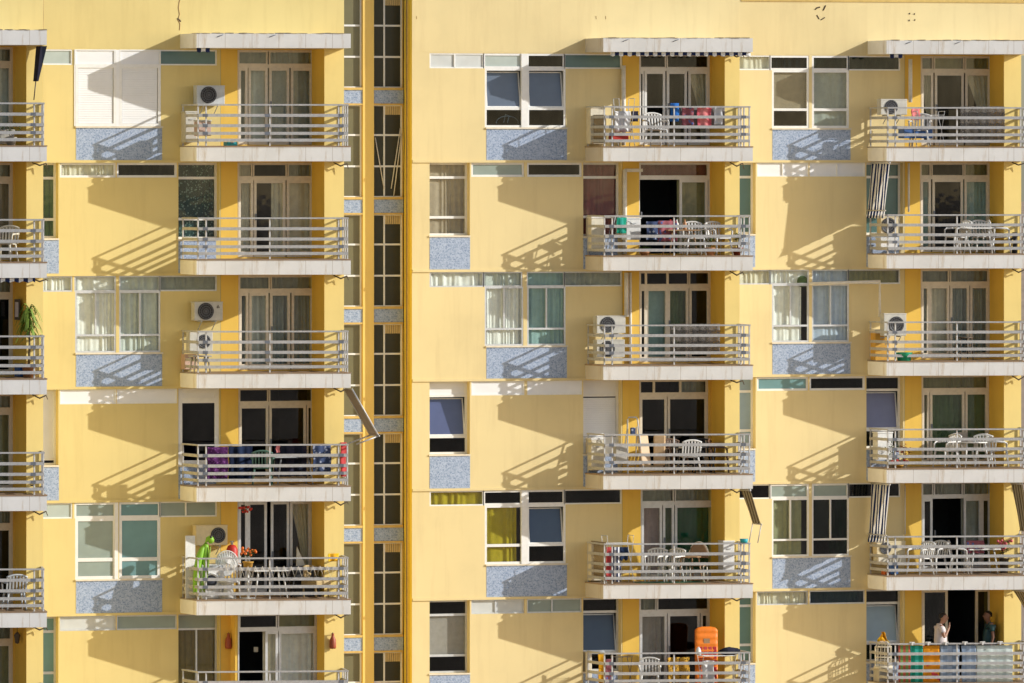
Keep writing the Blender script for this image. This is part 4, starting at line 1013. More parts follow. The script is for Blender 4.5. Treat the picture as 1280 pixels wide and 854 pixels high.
o = potted('A', 5, 310, 1.25, 'orange flowers in an orange pot raised above the railing, fifth balcony', .32, 'ochre_pot', 'leaf', .13, .2, 11, 'orange_flower', .2)
o.location.z += .72
m = MB(); m.tube([(0, 0, .0), (0, 0, .71)], .03, 8); m.lathe([(0, .7), (.2, .7), (.2, .719), (0, .719)], n=16); m.lathe([(0, 0), (.18, 0), (.16, .03), (0, .03)], n=16)
single(m, 'plant_stand', 'plastic_white', 'slim white stand carrying the orange flower pot', 'plant stand', at('A', 5, 310, 1.25))
rnd = random.Random(8)
m = MB()
o = thing('hanging_flowers', 'red flowers hanging from the slab above the orange pot', 'flowers', at('A', 5, 305, 1.2, 2.22))
m = MB(); m.tube([(0, 0, .19), (0, 0, 0)], .008, 5); m.build('wire', 'iron', o, local=True)
m = MB(); leafball(m, (0, 0, 0), (.16, .12, .09), 40, .06, rnd); m.build('foliage', 'leaf', o, local=True)
m = MB(); [m.blob((rnd.uniform(-.16, .16), rnd.uniform(-.12, .02), rnd.uniform(-.07, .07)), .032, 0, 6, 4, .2) for _ in range(16)]; m.build('flowers', 'red_paint', o, local=True)

# ---- cloths: folded over rails, hung on racks, laid on chairs
def drape(c, r, x0, x1, y0, y1, w, mat, label, cat='laundry', over=False, wav=.02, name='hanging_cloth', group='laundry and cloths on the balconies', seed=1, rag=.0):
    rail = w is None
    lf = SG[c][4] if rail else FR[c][1]; w = -.13 if rail else w; u0, u1 = lf.u(x0, w), lf.u(x1, w); zt_, zb_ = lf.z(x0, y0, w), lf.z(x0, y1, w)
    p0 = lf.P((u0+u1)/2, w); W = u1-u0; H = zt_-zb_
    rnd = random.Random(seed*7+int(x0)); ph = [rnd.uniform(0, 6) for _ in range(4)]
    m = MB()
    def fn(a, b):
        z = H*b; off = wav*math.sin(a*W*28+ph[0]+b)*(1.1-b*.6)+wav*.6*math.sin(a*W*13+ph[1])
        return (-W/2+W*a+.01*math.sin(b*9+ph[2]), off, z+rag*math.sin(a*11+ph[3])*(1-b))
    m.sheet(fn, max(8, int(W*40)), 8)
    if over:
        m.sheet(lambda a, b: (-W/2+W*a, fn(a, 1)[1]+(.09)*b, H+.012*math.sin(b*3.14)), max(8, int(W*40)), 3)
        m.sheet(lambda a, b: (-W/2+W*a, .09+.012*math.sin(a*W*20), H-(H*.55)*b), max(8, int(W*40)), 4)
    o = m.build(name, mat, None, local=True); o.location = (p0.x, p0.y, zb_); o.rotation_euler = (0, 0, -ALPHA if rail else 0)
    sd = o.modifiers.new('thickness', 'SOLIDIFY'); sd.thickness = .006
    tag(o, label, cat, group); return o
RW = 1.53-.06
drape('A', 4, 259, 285, 559, 601, 1.2, 'purple_print', 'purple printed cloth hanging inside the railing, fourth balcony left of the stairs', over=False)
drape('A', 4, 391, 414, 556, 590, 1.6, 'blue_laundry', 'pale and dark blue laundry behind the railing near the pier, fourth balcony')
drape('A', 4, 286, 316, 558, 599, .9, 'navy_laundry', 'wide dark navy cloth between purple cloth and green chair, fourth balcony left of stairs', wav=.03)
drape('A', 4, 343, 383, 557, 596, .9, 'black_cloth', 'dark grey cloth behind the middle of the railing, fourth balcony left of the stairs')
drape('A', 4, 425, 433, 553, 596, 1.75, 'red_laundry', 'narrow dark red cloth at the railing corner, fourth balcony left of the stairs')
drape('A', 4, 345, 350, 556, 566, 1.0, 'pink_towel', 'small pink cloth beside the grey table, fourth balcony left of the stairs')
drape('B', 1, 838, 849, 129, 152, None, 'blue_towel', 'bright blue towel hung over the railing, top balcony right of the stairs')
drape('B', 1, 871, 889, 133, 159, None, 'pink_towel', 'pink towel hung beside the blue towel, top balcony right of the stairs')
drape('B', 1, 852, 867, 134, 157, None, 'mixed_print', 'dark printed clothes on the railing between blue and pink towels, top balcony')
drape('B', 1, 893, 903, 134, 156, None, 'white_laundry', 'small white cloth at the right end of the railing laundry, top balcony')
drape('B', 1, 768, 788, 139, 165, 1.1, 'white_laundry', 'white laundry on the drying rack, top balcony right of the stairs', wav=.035)
drape('B', 1, 789, 798, 139, 152, 1.05, 'black_cloth', 'dark cloth beside the drying rack, top balcony right of the stairs')
drape('B', 2, 808, 822, 277, 300, 1.2, 'blue_laundry', 'blue and white cloth in the middle of the second balcony right of the stairs')
drape('B', 2, 822, 846, 276, 302, 1.15, 'mixed_print', 'red and blue printed cloth over the loaded brown table, second balcony')
drape('B', 2, 771, 783, 272, 292, 1.15, 'towel_green', 'dark green folded cloth on the white box, second balcony right of the stairs')
drape('B', 5, 757, 766, 684, 726, 1.05, 'red_laundry', 'dark red clothes at the left of the laundry rack, fifth balcony')
drape('B', 5, 766, 776, 684, 728, 1.07, 'stripe_laundry', 'black and white striped shirt on the laundry rack, fifth balcony')
drape('B', 5, 775, 785, 684, 700, 1.2, 'navy_laundry', 'navy blue clothes at the right of the laundry rack, fifth balcony', rag=.03)
drape('B', 6, 834, 862, 822, 856, 1.2, 'tiger_print', 'tiger patterned cloth draped behind the railing, bottom balcony', wav=.035, rag=.05)
drape('B', 6, 878, 892, 826, 856, 1.55, 'white_laundry', 'white laundry on the wire rack, bottom balcony right of the stairs', wav=.04)
drape('B', 6, 748, 756, 818, 860, .7, 'yellow_cloth', 'yellow cloth at the left railing corner, bottom balcony right of the stairs')
drape('B', 6, 757, 766, 824, 860, .9, 'mixed_print', 'dark red printed cloth near the left railing corner, bottom balcony')
for x0, x1, mt, lb in ((1123, 1138, 'towel_rainbow', 'green and red striped towel, leftmost on the railing of the bottom right balcony'),
                       (1138, 1154, 'towel_green', 'teal green towel between rainbow and orange towels on the railing, bottom right'),
                       (1154, 1174.5, 'towel_mango', 'orange and pink patterned towel hung on the railing, bottom right balcony'),
                       (1175, 1199, 'denim', 'faded blue towel below the man in the pale shirt, bottom right balcony'),
                       (1202, 1220, 'denim', 'pale blue towel hung just right of the middle post, bottom right balcony'),
                       (1221, 1266, 'mint', 'wide mint green sheet hung on the railing at the right, bottom right balcony')):
    drape('C', 6, x0, x1, 807, 853, None, mt, lb, 'towel', wav=.006)
drape('C', 5, 1208, 1230, 676, 692, 1.2, 'mixed_print', 'dark patterned cloth over the white table, fifth balcony far right')
drape('C', 1, 1139, 1150, 136, 150, 1.1, 'pink_towel', 'pink cloth above the blue storage box, top right balcony')
drape('A', 5, 410, 424, 692, 702, 1.75, 'yellow_cloth', 'pale yellow cloth hung in the railing corner near the stair shaft, fifth balcony', wav=.03)

# ---- screens and nets tied behind railings
def screen(c, r, x0, x1, y0, y1, mat, label, side=False):
    lf = SG[c][4]; RW = -.06
    if side: a = SG[c][0]+Vector((.12, -.1)); b = lf.P(.12, -.15)
    else: a = lf.P(lf.u(x0, RW-.13), RW-.13); b = lf.P(lf.u(x1, RW-.13), RW-.13)
    z1_, z0_ = lf.z(x0, y0, RW), lf.z(x0, y1, RW)
    d = (b-a).normalized(); n = Vector((-d.y, d.x))*.008
    m = MB(); cc = (a+b)/2
    L = (b-a).length
    m.sheet(lambda s, t: (*(a+(b-a)*s+n*math.sin(s*L*30)-cc), (z1_-z0_)*t), max(6, int(L*24)), 2)
    o = m.build('screen_mat', mat, None, local=True); o.location = (cc.x, cc.y, z0_)
    sd = o.modifiers.new('thickness', 'SOLIDIFY'); sd.thickness = .006
    tag(o, label, 'screen', 'screens tied to the railings')
screen('B', 1, 0, 0, 143, 179, 'net_brown', 'brown reed screen on the left railing side, top balcony right of the stairs', True)
screen('B', 5, 0, 0, 682, 728, 'net_brown', 'brown reed screen on the left railing side, fifth balcony right of the stairs', True)
screen('B', 1, 850, 906, 134, 160, 'screen_dark', 'dark mesh screen behind the right half of the railing, top balcony')
screen('B', 3, 838, 900, 405, 440, 'net', 'grey net tied behind the right half of the railing, third balcony')
screen('C', 1, 1200, 1256, 133, 178, 'net', 'grey net tied behind the right half of the railing, top right balcony')
# ---- drying racks
def rack(c, r, px, w, label, W=.9, H=.95, D=.5, wing=.25, rz=0, mat='chrome'):
    o = thing('drying_rack', label, 'drying rack', at(c, r, px, w), R(rz), 'drying racks')
    m = MB()
    for y in (-D/2, D/2): m.tube([(-W/2, -y, 0), (-W/2+.03, y, H), (W/2-.03, y, H), (W/2, -y, 0)], .011, 5)
    m.build('legs_frame', mat, o, local=True)
    m = MB()
    for k in range(7): y = -D/2+D*k/6; m.tube([(-W/2+.03, y, H), (W/2-.03, y, H)], .006, 4)
    m.build('rods', mat, o, local=True)
    for s in (-1, 1):
        m = MB(); x = s*(W/2-.03); m.tube([(x, -D/2, H), (x+s*.02, -D/2, H+wing), (x+s*.02, D/2, H+wing), (x, D/2, H)], .010, 5); m.build('wing', mat, o, local=True)
    return o
rack('B', 1, 780, 1.05, 'wire drying rack with its top loop above the railing, top balcony', .45, .98, .4, .24)
rack('B', 5, 772, .95, 'white wire drying rack rising over the railing with clothes, fifth balcony', .75, 1.02, .4, .20)
rack('B', 6, 896, 1.5, 'wire drying rack with crossed legs beside the orange air mattress', .95, .92, .45, .02, 0, 'plastic_white')
rack('C', 1, 1160, 1.1, 'wire drying rack with small items over the blue box, top right balcony', .8, .82, .4, .1)
rack('B', 6, 777, .9, 'dark folded drying rack at the left of the bottom balcony', .5, .9, .35, .02, 0, 'iron')
# ---- striped side awnings
def side_awning(c, r, u_end, w0, w1, top, bot, lean, mat, label, hem=True, arms=None):
    lf = FR[c][1]; o_ = lf.P(u_end, (w0+w1)/2); zc = zb(r-1)
    o = empty('awning', (o_.x, o_.y, zc-.02)); tag(o, label, 'awning', 'side awnings of the balconies')
    n = 14; L = w1-w0; H = top-bot
    m = MB()
    m.sheet(lambda a, b: (lean*(1-b)+.012*math.sin(a*17+b*4), -(a-.5)*L, -H*(1-b)-.02), n*2, 8)
    f = m.build('fabric', mat, o, local=True); f.modifiers.new('thickness', 'SOLIDIFY').thickness = .005
    if hem:
        m = MB(); m.sheet(lambda a, b: (lean-.04*(1-b)+.01*math.sin(a*31), -(a-.5)*L-.06*(1-b), -H-.02-(.2+.012*math.sin(a*44))*(1-b)), n*2, 2)
        v = m.build('valance', mat, o, local=True); v.modifiers.new('thickness', 'SOLIDIFY').thickness = .005
    m = MB(); m.tube([(0, -L/2-.03, -.02), (0, L/2+.03, -.02)], .03, 8); m.build('roller', 'rail_metal', o, local=True)
    m = MB(); m.tube([(lean, -L/2-.03, -H-.02), (lean, L/2+.03, -H-.02)], .018, 8); m.build('front_bar', 'rail_metal', o, local=True)
    for s in (-1, 1):
        if arms:
            m = MB(); m.tube([(lean, s*L/2, -H-.02), (arms[0], s*L/2, arms[1])], .013, 6); m.build('arm', 'rail_metal', o, local=True)
    return o
def ends(c):
    rl, fl, frt, pr, sf, ur, d1 = SG[c]; lf = FR[c][1]
    return rl.x-lf.o.x, frt.x-lf.o.x, 0.0
for c, r, lb in (('C', 2, 'navy and white striped awning hanging at the left of the second right balcony'), ('C', 5, 'navy and white striped awning hanging at the left of the fifth right balcony')):
    ul, ur, wp = ends(c)
    side_awning(c, r, ul+.09, .08, 1.27, 0, -1.25 if r == 2 else -1.33, -.12 if r == 2 else -.10, 'awning_navy', lb)
ul, ur, wp = ends('B'); side_awning('B', 5, ur-.02, 1.4, 2.0, 0, -.88, .32, 'awning_brown', 'faded brown striped awning leaning out at the right end of fifth balcony', False, (.22, -1.38))
ul, ur, wp = ends('C'); side_awning('C', 5, ur-.30, 1.3, 2.0, 0, -1.25, .25, 'awning_brown', 'dark striped awning at the right edge above the fifth far right balcony', False, (.2, -1.40))
side_awning('C', 6, ur-.25, 1.3, 2.0, 0, -.55, .35, 'awning_brown', 'dark striped awning at the right edge above the bottom far right balcony', False, (.25, -1.4))
# the awning left half folded beside the stair shaft: cloth on an elbowed arm
ul, ur, wp = ends('A')
lf = FR['A'][1]; p = lf.P(ur+.06, 1.75); zc = zb(3)
o = empty('awning', (p.x, p.y, zc-.03)); tag(o, 'grey side awning with elbow arm sticking out towards the stair shaft, fourth balcony', 'awning', 'side awnings of the balconies')
m = MB(); m.sheet(lambda a, b: (.68*b+.02*math.sin(b*3.14), .6*(a-.5)+0, -1.15*b-.01), 10, 10); f = m.build('fabric', 'awning_grey', o, local=True); f.modifiers.new('t', 'SOLIDIFY').thickness = .006
for s in (-.31, .31):
    m = MB(); m.tube([(.0, s, 0), (.70, s, -1.17)], .022, 6); m.build('upper_arm', 'rail_metal', o, local=True)
    m = MB(); m.tube([(.70, s, -1.17), (.12, s, -1.37)], .02, 6); m.build('lower_arm', 'rail_metal', o, local=True)
m = MB(); m.tube([(.70, -.36, -1.17), (.70, .36, -1.17)], .022, 8); m.build('front_bar', 'rail_metal', o, local=True)
# rolled awnings whose hems peep out under the slabs
def rolled(c, r, x0, x1, w, label):
    lf = SG[c][4]; w = -.10; u0, u1 = lf.u(x0, w), lf.u(x1, w); p = lf.P((u0+u1)/2, w); L = u1-u0
    o = empty('rolled_awning', (p.x, p.y, zb(r-1)-.045), -ALPHA); tag(o, label, 'awning', 'rolled awnings under the slabs')
    m = MB(); m.tube([(-L/2, 0, .01), (L/2, 0, .01)], .04, 10); m.build('roller', 'awning_hem', o, local=True)
    m = MB(); m.sheet(lambda a, b: (-L/2+L*a, -.03+.006*math.sin(a*L*40), .0-(.055+.02*math.sin(a*L*28.56))*b), int(L*16), 2); f = m.build('valance', 'awning_hem', o, local=True); f.modifiers.new('t', 'SOLIDIFY').thickness = .004
rolled('B', 1, 763, 938, 1.40, 'rolled blue and white awning under the canopy above the top balcony')
rolled('Z', 3, -60, 44, 1.40, 'rolled dark striped awning under the slab above the palm, far left')
rolled('A', 1, 246, 262, 1.3, 'short white awning hem under the left corner of the canopy, left of the stair shaft')
rolled('C', 1, 1112, 1128, 1.30, 'short dark awning hem under the left corner of the top right canopy')
# the folded arm at the far left top
lf = FR['Z'][1]; p = lf.P(lf.u(44, 1.2), 1.2)
o = empty('awning', (p.x, p.y, zb(0)-.02)); tag(o, 'folded black awning hanging under the top left canopy beside the pier', 'awning', 'side awnings of the balconies')
m = MB(); m.hexa([(-.02, -.2, -.85), (.02, -.2, -.85), (.02, .1, -.85), (-.02, .1, -.85), (.06, -.25, 0), (.22, -.25, 0), (.22, .12, 0), (.06, .12, 0)]); m.build('folded_fabric', 'black_cloth', o, local=True)
m = MB(); m.tube([(0, -.05, -.85), (-.05, -.05, -1.3)], .014, 6); m.build('arm', 'iron', o, local=True)

# ---- boxes, cabinets, appliances
def box(c, r, x0, x1, y0, y1, w, d, mat, name, label, cat, lid=None, bevel=.012):
    lf = FR[c][1]; u0, u1 = lf.u(x0, w), lf.u(x1, w); W = u1-u0
    z0_, z1_ = max(0, zpx(c, r, x0, y1, w)), zpx(c, r, x0, y0, w); p = lf.P((u0+u1)/2, w)
    o = thing(name, label, cat, (p.x, p.y, zt(r)+z0_))
    H = z1_-z0_; lt = .045 if lid else 0
    m = MB(); m.box(-W/2, W/2, 0, d, 0, H-lt); m.build('body', mat, o, local=True, bevel=bevel)
    if lid: m = MB(); m.box(-W/2-.012, W/2+.012, -.012, d+.01, H-lt+.002, H); m.build('lid', lid, o, local=True, bevel=bevel)
    m = MB(); m.box(-W*.16, W*.16, -.022, -.004, H*.72, H*.72+.025); m.build('handle', 'steel', o, local=True)
    return o
box('A', 1, 232, 246, 139, 178, .35, .4, 'ac_white', 'cabinet', 'white cabinet in the left railing corner, top balcony left of the stairs', 'cabinet', 'ac_white')
box('A', 1, 248, 264, 150, 170, 1.0, .35, 'box_pink', 'storage_box', 'pinkish box under the grey air conditioner, top balcony', 'box', 'ac_white')
box('A', 1, 284, 297, 177.5, 183, 1.25, .3, 'turquoise', 'storage_box', 'low bright blue box on the floor, top balcony left of the stairs', 'box')
box('A', 3, 231, 246, 443, 462, .3, .3, 'box_pink', 'storage_box', 'low reddish box in the left railing corner, third balcony', 'box')
box('B', 1, 766, 786, 167, 175, 1.2, .3, 'red_paint', 'storage_box', 'low red box under the drying rack, top balcony right of the stairs', 'box')
box('B', 1, 738, 756, 134, 180, .3, .4, 'plastic_cream', 'cabinet', 'cream cabinet behind the left railing side, top balcony right of the stairs', 'cabinet', 'plastic_cream')
box('B', 2, 739, 756, 271, 312, .3, .4, 'plastic_cream', 'cabinet', 'cream cabinet in the left railing corner, second balcony right of the stairs', 'cabinet', 'plastic_white')
box('B', 2, 783, 801, 272, 300, .8, .35, 'plastic_white', 'cabinet', 'white cupboard beside the wall pipe, second balcony right of the stairs', 'cabinet', 'plastic_white')
box('B', 4, 739, 756, 548, 588, .3, .4, 'plastic_cream', 'cabinet', 'cream cabinet in the left railing corner, fourth balcony right of the stairs', 'cabinet', 'plastic_white')
box('B', 4, 770, 784, 556, 580, 1.1, .3, 'stone', 'storage_box', 'grey white crate left of the step ladder, fourth balcony', 'box', 'plastic_white')
box('B', 5, 739, 757, 678, 726, .3, .4, 'plastic_cream', 'cabinet', 'cream cabinet behind the left railing side, fifth balcony right of the stairs', 'cabinet', 'plastic_cream')
box('B', 5, 904, 918, 676, 715, 1.0, .35, 'plastic_white', 'cabinet', 'narrow white cabinet against the right pier, fifth balcony', 'cabinet', 'plastic_white')
box('B', 6, 733, 740, 815, 850, .06, .3, 'plastic_cream', 'cabinet', 'cream and black shelf at the far left railing corner, bottom balcony', 'cabinet')
box('C', 1, 1130, 1166, 160, 173, 1.1, .4, 'blue_box', 'storage_box', 'blue storage box behind the railing, top right balcony', 'box', 'blue_box')
box('C', 2, 1101, 1122, 297, 313, .6, .35, 'plastic_white', 'storage_box', 'white crate under the beige air conditioner, second right balcony', 'box', 'plastic_white')
box('C', 3, 1094, 1112, 412, 456, .4, .4, 'ochre_pot', 'cabinet', 'ochre cabinet in the left railing corner, third far right balcony', 'cabinet', 'plastic_cream')
box('C', 4, 1097, 1116, 540, 575, .5, .35, 'plastic_white', 'cabinet', 'white cabinet under the tilted window, fourth far right balcony', 'cabinet', 'plastic_white')
box('C', 5, 1114, 1123, 705, 718, .95, .3, 'blue_box', 'storage_box', 'small dark blue box in the left corner, fifth far right balcony', 'box')
box('C', 5, 1106, 1114, 712, 720, .8, .25, 'orange_flower', 'storage_box', 'small orange red box on the floor, fifth far right balcony', 'box')
box('C', 5, 1098, 1133, 694, 706, .5, .35, 'plastic_cream', 'cabinet', 'long cream cabinet under the beige air conditioner, fifth far right balcony', 'cabinet', 'plastic_cream')
box('Z', 3, 24, 44, 455, 471, .9, .4, 'blue_box', 'storage_box', 'dark blue crate behind the railing next to the palm, far left', 'box')
box('Z', 1, 0, 18, 162, 177, .9, .4, 'stone', 'storage_box', 'grey box in the shade behind the top left railing', 'box', 'stone')
# green round basin
m = MB(); m.lathe([(0, 0), (.17, 0), (.22, .22), (.235, .22), (.225, .2), (.16, .02), (0, .02)], n=20)
single(m, 'basin', 'green_basin', 'bright green plastic basin on the floor, third far right balcony', 'basin', at('C', 3, 1130, 1.2))
# washing machine
def washer():
    o = thing('washing_machine', 'white washing machine with dark round door, fifth balcony left of the stairs', 'washing machine', at('A', 5, 266, 1.0))
    m = MB(); m.box(-.29, .29, 0, .5, 0, .85); m.build('body', 'plastic_white', o, local=True, bevel=.02)
    m = MB(); m.lathe([(.20, .0), (.20, .03), (.15, .035), (.15, .02)], (-.05, -.0, .44), 24, 0, 'y'); d = m.build('door', 'plastic_white', o, local=True)
    m = MB(); m.lathe([(0, .05), (.08, .045), (.15, .025)], (-.05, -.0, .44), 24, 0, 'y'); m.build('door_glass', 'glass_door', d, local=True)
    m = MB(); m.box(-.27, .27, -.008, .0, .72, .83); m.build('control_panel', 'ac_grey', o, local=True)
    m = MB(); m.lathe([(0, .03), (.03, .03), (.035, 0)], (.18, -.008, .775), 14, 0, 'y'); m.build('knob', 'steel', o, local=True)
washer()
# green toy crocodile: a tall arched inflatable
o = thing('inflatable_toy', 'lime green inflatable toy standing arched above the railing, fifth balcony', 'inflatable', at('A', 5, 252, .95))
m = MB(); m.tube([(-.16, 0, .05), (-.15, 0, .5), (-.10, 0, .9), (.02, 0, 1.28), (.14, 0, 1.5), (.24, -.02, 1.5), (.26, -.03, 1.36)], [.06, .09, .09, .10, .11, .12, .07], 10)
m.tube([(.12, .02, 1.42), (.10, 0, 1.0), (.05, 0, .55), (.02, 0, .05)], [.09, .085, .08, .06], 10)
b_ = m.build('body', 'lime', o, local=True)
sd = b_.modifiers.new('s', 'SUBSURF'); sd.levels = 1; sd.render_levels = 1
m = MB(); m.tube([(.06, -.06, .1), (.11, -.08, .6), (.16, -.09, 1.05), (.2, -.09, 1.3)], [.02, .03, .03, .015], 8); m.build('belly_stripe', 'leaf_pale', o, local=True)
m = MB(); m.blob((.2, -.13, 1.54), .035, 0, 8, 6); m.build('eye', 'plastic_dark', o, local=True)
# white wicker peacock chair back
o = thing('wicker_chair', 'white wicker chair with round fan back between washing machine and flowers', 'chair', at('A', 5, 285, 1.02), R(-12))
m = MB()
for i in range(15):
    a = R(-100+200*i/14); m.tube([(.06*math.sin(a), .18, .55), (.27*math.sin(a), .26, .90+.27*math.cos(a))], .014, 5)
for rr in (.14, .21, .27): m.tube([(rr*math.sin(R(t)), .18+.3*rr, .90-.35*(1-rr/.27)+rr*math.cos(R(t))) for t in range(-105, 106, 15)], .018, 6)
m.sheet(lambda a, b: (.255*b*math.sin(R(-112+224*a)), .185+.085*b, .87+.27*b*math.cos(R(-112+224*a))), 24, 5)
m.build('backrest', 'plastic_white', o, local=True)
m = MB(); m.lathe([(0, .40), (.25, .40), (.26, .43), (.25, .46), (0, .46)], n=20); m.build('seat', 'plastic_white', o, local=True)
m = MB(); m.lathe([(.13, .40), (.10, .22), (.20, 0), (.22, 0), (.13, .22), (.16, .40)], n=18); m.build('base', 'plastic_white', o, local=True)
# red gas bottle
o = thing('gas_bottle', 'red gas bottle standing high beside the beige air conditioner', 'gas bottle', at('A', 5, 290, .42, .85))
m = MB(); m.lathe([(0, 0), (.12, .0), (.14, .05), (.14, .34), (.10, .43), (.045, .46), (0, .46)], n=20); m.build('cylinder', 'red_paint', o, local=True)
m = MB(); m.lathe([(.03, .455), (.03, .52), (.05, .525), (.05, .55), (0, .55)], n=12); m.build('valve', 'steel', o, local=True)
o = thing('shelf', 'dark shelf under the beige air conditioner carrying the gas bottle', 'shelf', at('A', 5, 280, .42))
m = MB(); m.box(-.45, .40, -.18, .18, .81, .848); m.build('board', 'wood', o, local=True)
for sx in (-.42, .37): m = MB(); m.box(sx-.02, sx+.02, -.15, .15, 0, .808); m.build('side', 'wood', o, local=True)
# white board by the washing machine
m = MB(); m.box(-.13, .13, 0, .03, 0, 1.55); single(m, 'white_board', 'plastic_white', 'tall narrow white board leaning at the left end, fifth balcony left of the stairs', 'board', at('A', 5, 238, .55), R(4))
# rattan seat in the railing corner
o = thing('rattan_chair', 'low rattan armchair near the pier, fifth balcony left of the stairs', 'chair', at('A', 5, 395, 1.0), R(30))
m = MB(); m.box(-.28, .28, -.26, .26, .28, .42); m.build('seat', 'rattan', o, local=True, bevel=.03)
m = MB(); m.tube([(.32*math.sin(R(t)), .02+.28*math.cos(R(t)), .62+.14*math.cos(R(t))) for t in range(-110, 111, 20)], .035, 7)
for t in range(-100, 101, 20): m.tube([(.30*math.sin(R(t)), .02+.26*math.cos(R(t)), .40), (.32*math.sin(R(t)), .02+.28*math.cos(R(t)), .62+.14*math.cos(R(t)))], .012, 5)
m.build('backrest', 'rattan', o, local=True)
for sx in (-.24, .24):
    for sy in (-.2, .2): m = MB(); m.tube([(sx, sy, .29), (sx, sy, 0)], .025, 6); m.build('leg', 'rattan', o, local=True)
# white sail-shaped ornament against the door
m = MB(); m.add([(-.12, 0, 0), (.13, .02, 0), (-.10, .0, .48), (-.12, .03, 0), (.13, .05, 0), (-.10, .03, .48)], [(0, 1, 2), (5, 4, 3), (0, 2, 5, 3), (1, 4, 5, 2), (0, 3, 4, 1)])
single(m, 'sail_ornament', 'plastic_cream', 'small white sail-shaped ornament in front of the door curtain, fifth balcony', 'ornament', at('A', 5, 376, .5, .76)) 
m = MB(); m.box(-.25, .25, -.2, .2, 0, .75); m.box(-.27, .27, -.22, .22, .755, .76); single(m, 'side_table', 'plastic_dark', 'dark side table carrying the sail ornament, fifth balcony', 'table', at('A', 5, 378, .5), 0, None, .01)
# red wall vases
for px, w, lb in ((285.5, .1, 'dark red bottle-shaped wall vase left of the open door, bottom row'), (416, PW+.1, 'red bottle-shaped wall vase on the sunlit pier, bottom row')):
    lf = FR['A'][1]; p = lf.P(lf.u(px, w), w)
    o = thing('wall_vase', lb, 'vase', (p.x, p.y, lf.z(px, 811, w)), 0, 'red wall vases')
    m = MB(); m.lathe([(0, 0), (.07, .0), (.085, .05), (.08, .22), (.04, .30), (.03, .36), (.045, .38), (0, .38)], n=16); m.build('body', 'red_clay', o, local=True)
    m = MB(); m.tube([(0, .09, .34), (0, -.0, .40), (0, -.02, .36)], .01, 5); m.build('hook', 'iron', o, local=True)
# paper note on the dark door is a leaflet hung inside
m = MB(); m.box(-.055, .055, 0, .004, 0, .12); single(m, 'paper_note', 'plastic_cream', 'small pale paper note hanging in the open dark doorway, bottom row', 'note', at('A', 6, 320, -.0, zpx('A', 6, 320, 815, 0)))
# wall lantern at the far left
p = at('Z', 6, 21.5, .6); lf = FR['Z'][1]
o = thing('wall_lantern', 'black iron wall lantern at the far left, bottom row', 'lamp', (p.x, p.y, lf.z(21, 805, .6)))
m = MB(); m.lathe([(0, 0), (.05, .02), (.08, .2), (.09, .21), (.03, .28), (0, .3)], n=8); m.build('lamp_body', 'iron', o, local=True)
m = MB(); m.tube([(0, 0, .29), (0, .0, .42), (.08, .1, .46), (.2, .1, .40)], .012, 6); m.build('arm', 'iron', o, local=True)
# step ladder on the fourth balcony
o = thing('step_ladder', 'aluminium step ladder standing above the railing, fourth balcony right of the stairs', 'ladder', at('B', 4, 791, .8))
m = MB()
m.tube([(-.22, -.2, 0), (-.14, .02, 1.38), (-.10, .03, 1.44), (.10, .03, 1.44), (.14, .02, 1.38), (.22, -.2, 0)], .02, 6); m.build('front_rails', 'chrome', o, local=True)
m = MB(); m.tube([(-.20, .35, 0), (-.13, .04, 1.2)], .015, 6); m.tube([(.20, .35, 0), (.13, .04, 1.2)], .015, 6); m.tube([(-.19, .3, .2), (.19, .3, .2)], .01, 6); m.build('rear_rails', 'chrome', o, local=True)
for k in range(4):
    z = .25+.25*k; y = -.2+.22*z/1.38; m = MB(); m.box(-.2+.045*k, .2-.045*k, y-.03, y+.06, z-.012, z+.012); m.build('step', 'steel', o, local=True)
m = MB(); m.box(-.07, .07, -.05, .03, 0, .2); single(m, 'blue_bag', 'blue_laundry', 'small blue and white bag hung on the step ladder', 'bag', at('B', 4, 791, .86, .98), 0, None, .02)
# beige cushions / sunbed pads
for px, rz, lb in ((808, 14, 'beige lounger cushion leaning upright, left one, fourth balcony'), (824, -24, 'beige lounger cushion leaning upright next to the brown chair, fourth balcony')):
    m = MB()
    for k in range(3): m.hexa([(-.15, -.02+.05*k, .26*k+.2), (.15, -.02+.05*k, .26*k+.2), (.15, .09+.05*k, .26*k+.2), (-.15, .09+.05*k, .26*k+.2), (-.15, .03+.05*k, .26*k+.455), (.15, .03+.05*k, .26*k+.455), (.15, .14+.05*k, .26*k+.455), (-.15, .14+.05*k, .26*k+.455)])
    single(m, 'cushion', 'cushion', lb, 'cushion', at('B', 4, px, .95), R(rz), 'beige cushions', .03)
# orange air mattress
o = thing('air_mattress', 'orange patterned air mattress standing upright beside the pier, bottom balcony', 'air mattress', at('B', 6, 885, 1.12), R(-6))
m = MB()
def matt(a, b):
    t = 2*math.pi*a; x = .30*math.copysign(abs(math.cos(t))**.35, math.cos(t)); y = .055*math.copysign(abs(math.sin(t))**.6, math.sin(t))*(1+.15*math.cos(b*60))
    k = 1 if b < .93 else math.sqrt(max(0, 1-((b-.93)/.07)**2))*.6+.4
    return (x*k-.04*(1-b), y*k+.18*b, 1.64*b)
m.sheet(matt, 40, 60)
m.build('mattress', 'mat_orange', o, local=True)
m = MB()
for j in range(5):
    for i in range(4): 
        b = .2+.1*j; x = -.2+.125*i-.04*(1-b); m.add([(x, -.062+.18*b, 1.64*b), (x+.085, -.062+.18*b, 1.64*b), (x+.085, -.052+.18*(b+.055), 1.72*(b+.055)), (x, -.052+.18*(b+.055), 1.72*(b+.055))], [(0, 1, 2, 3)])
m.build('printed_squares', 'red_laundry', o, local=True)
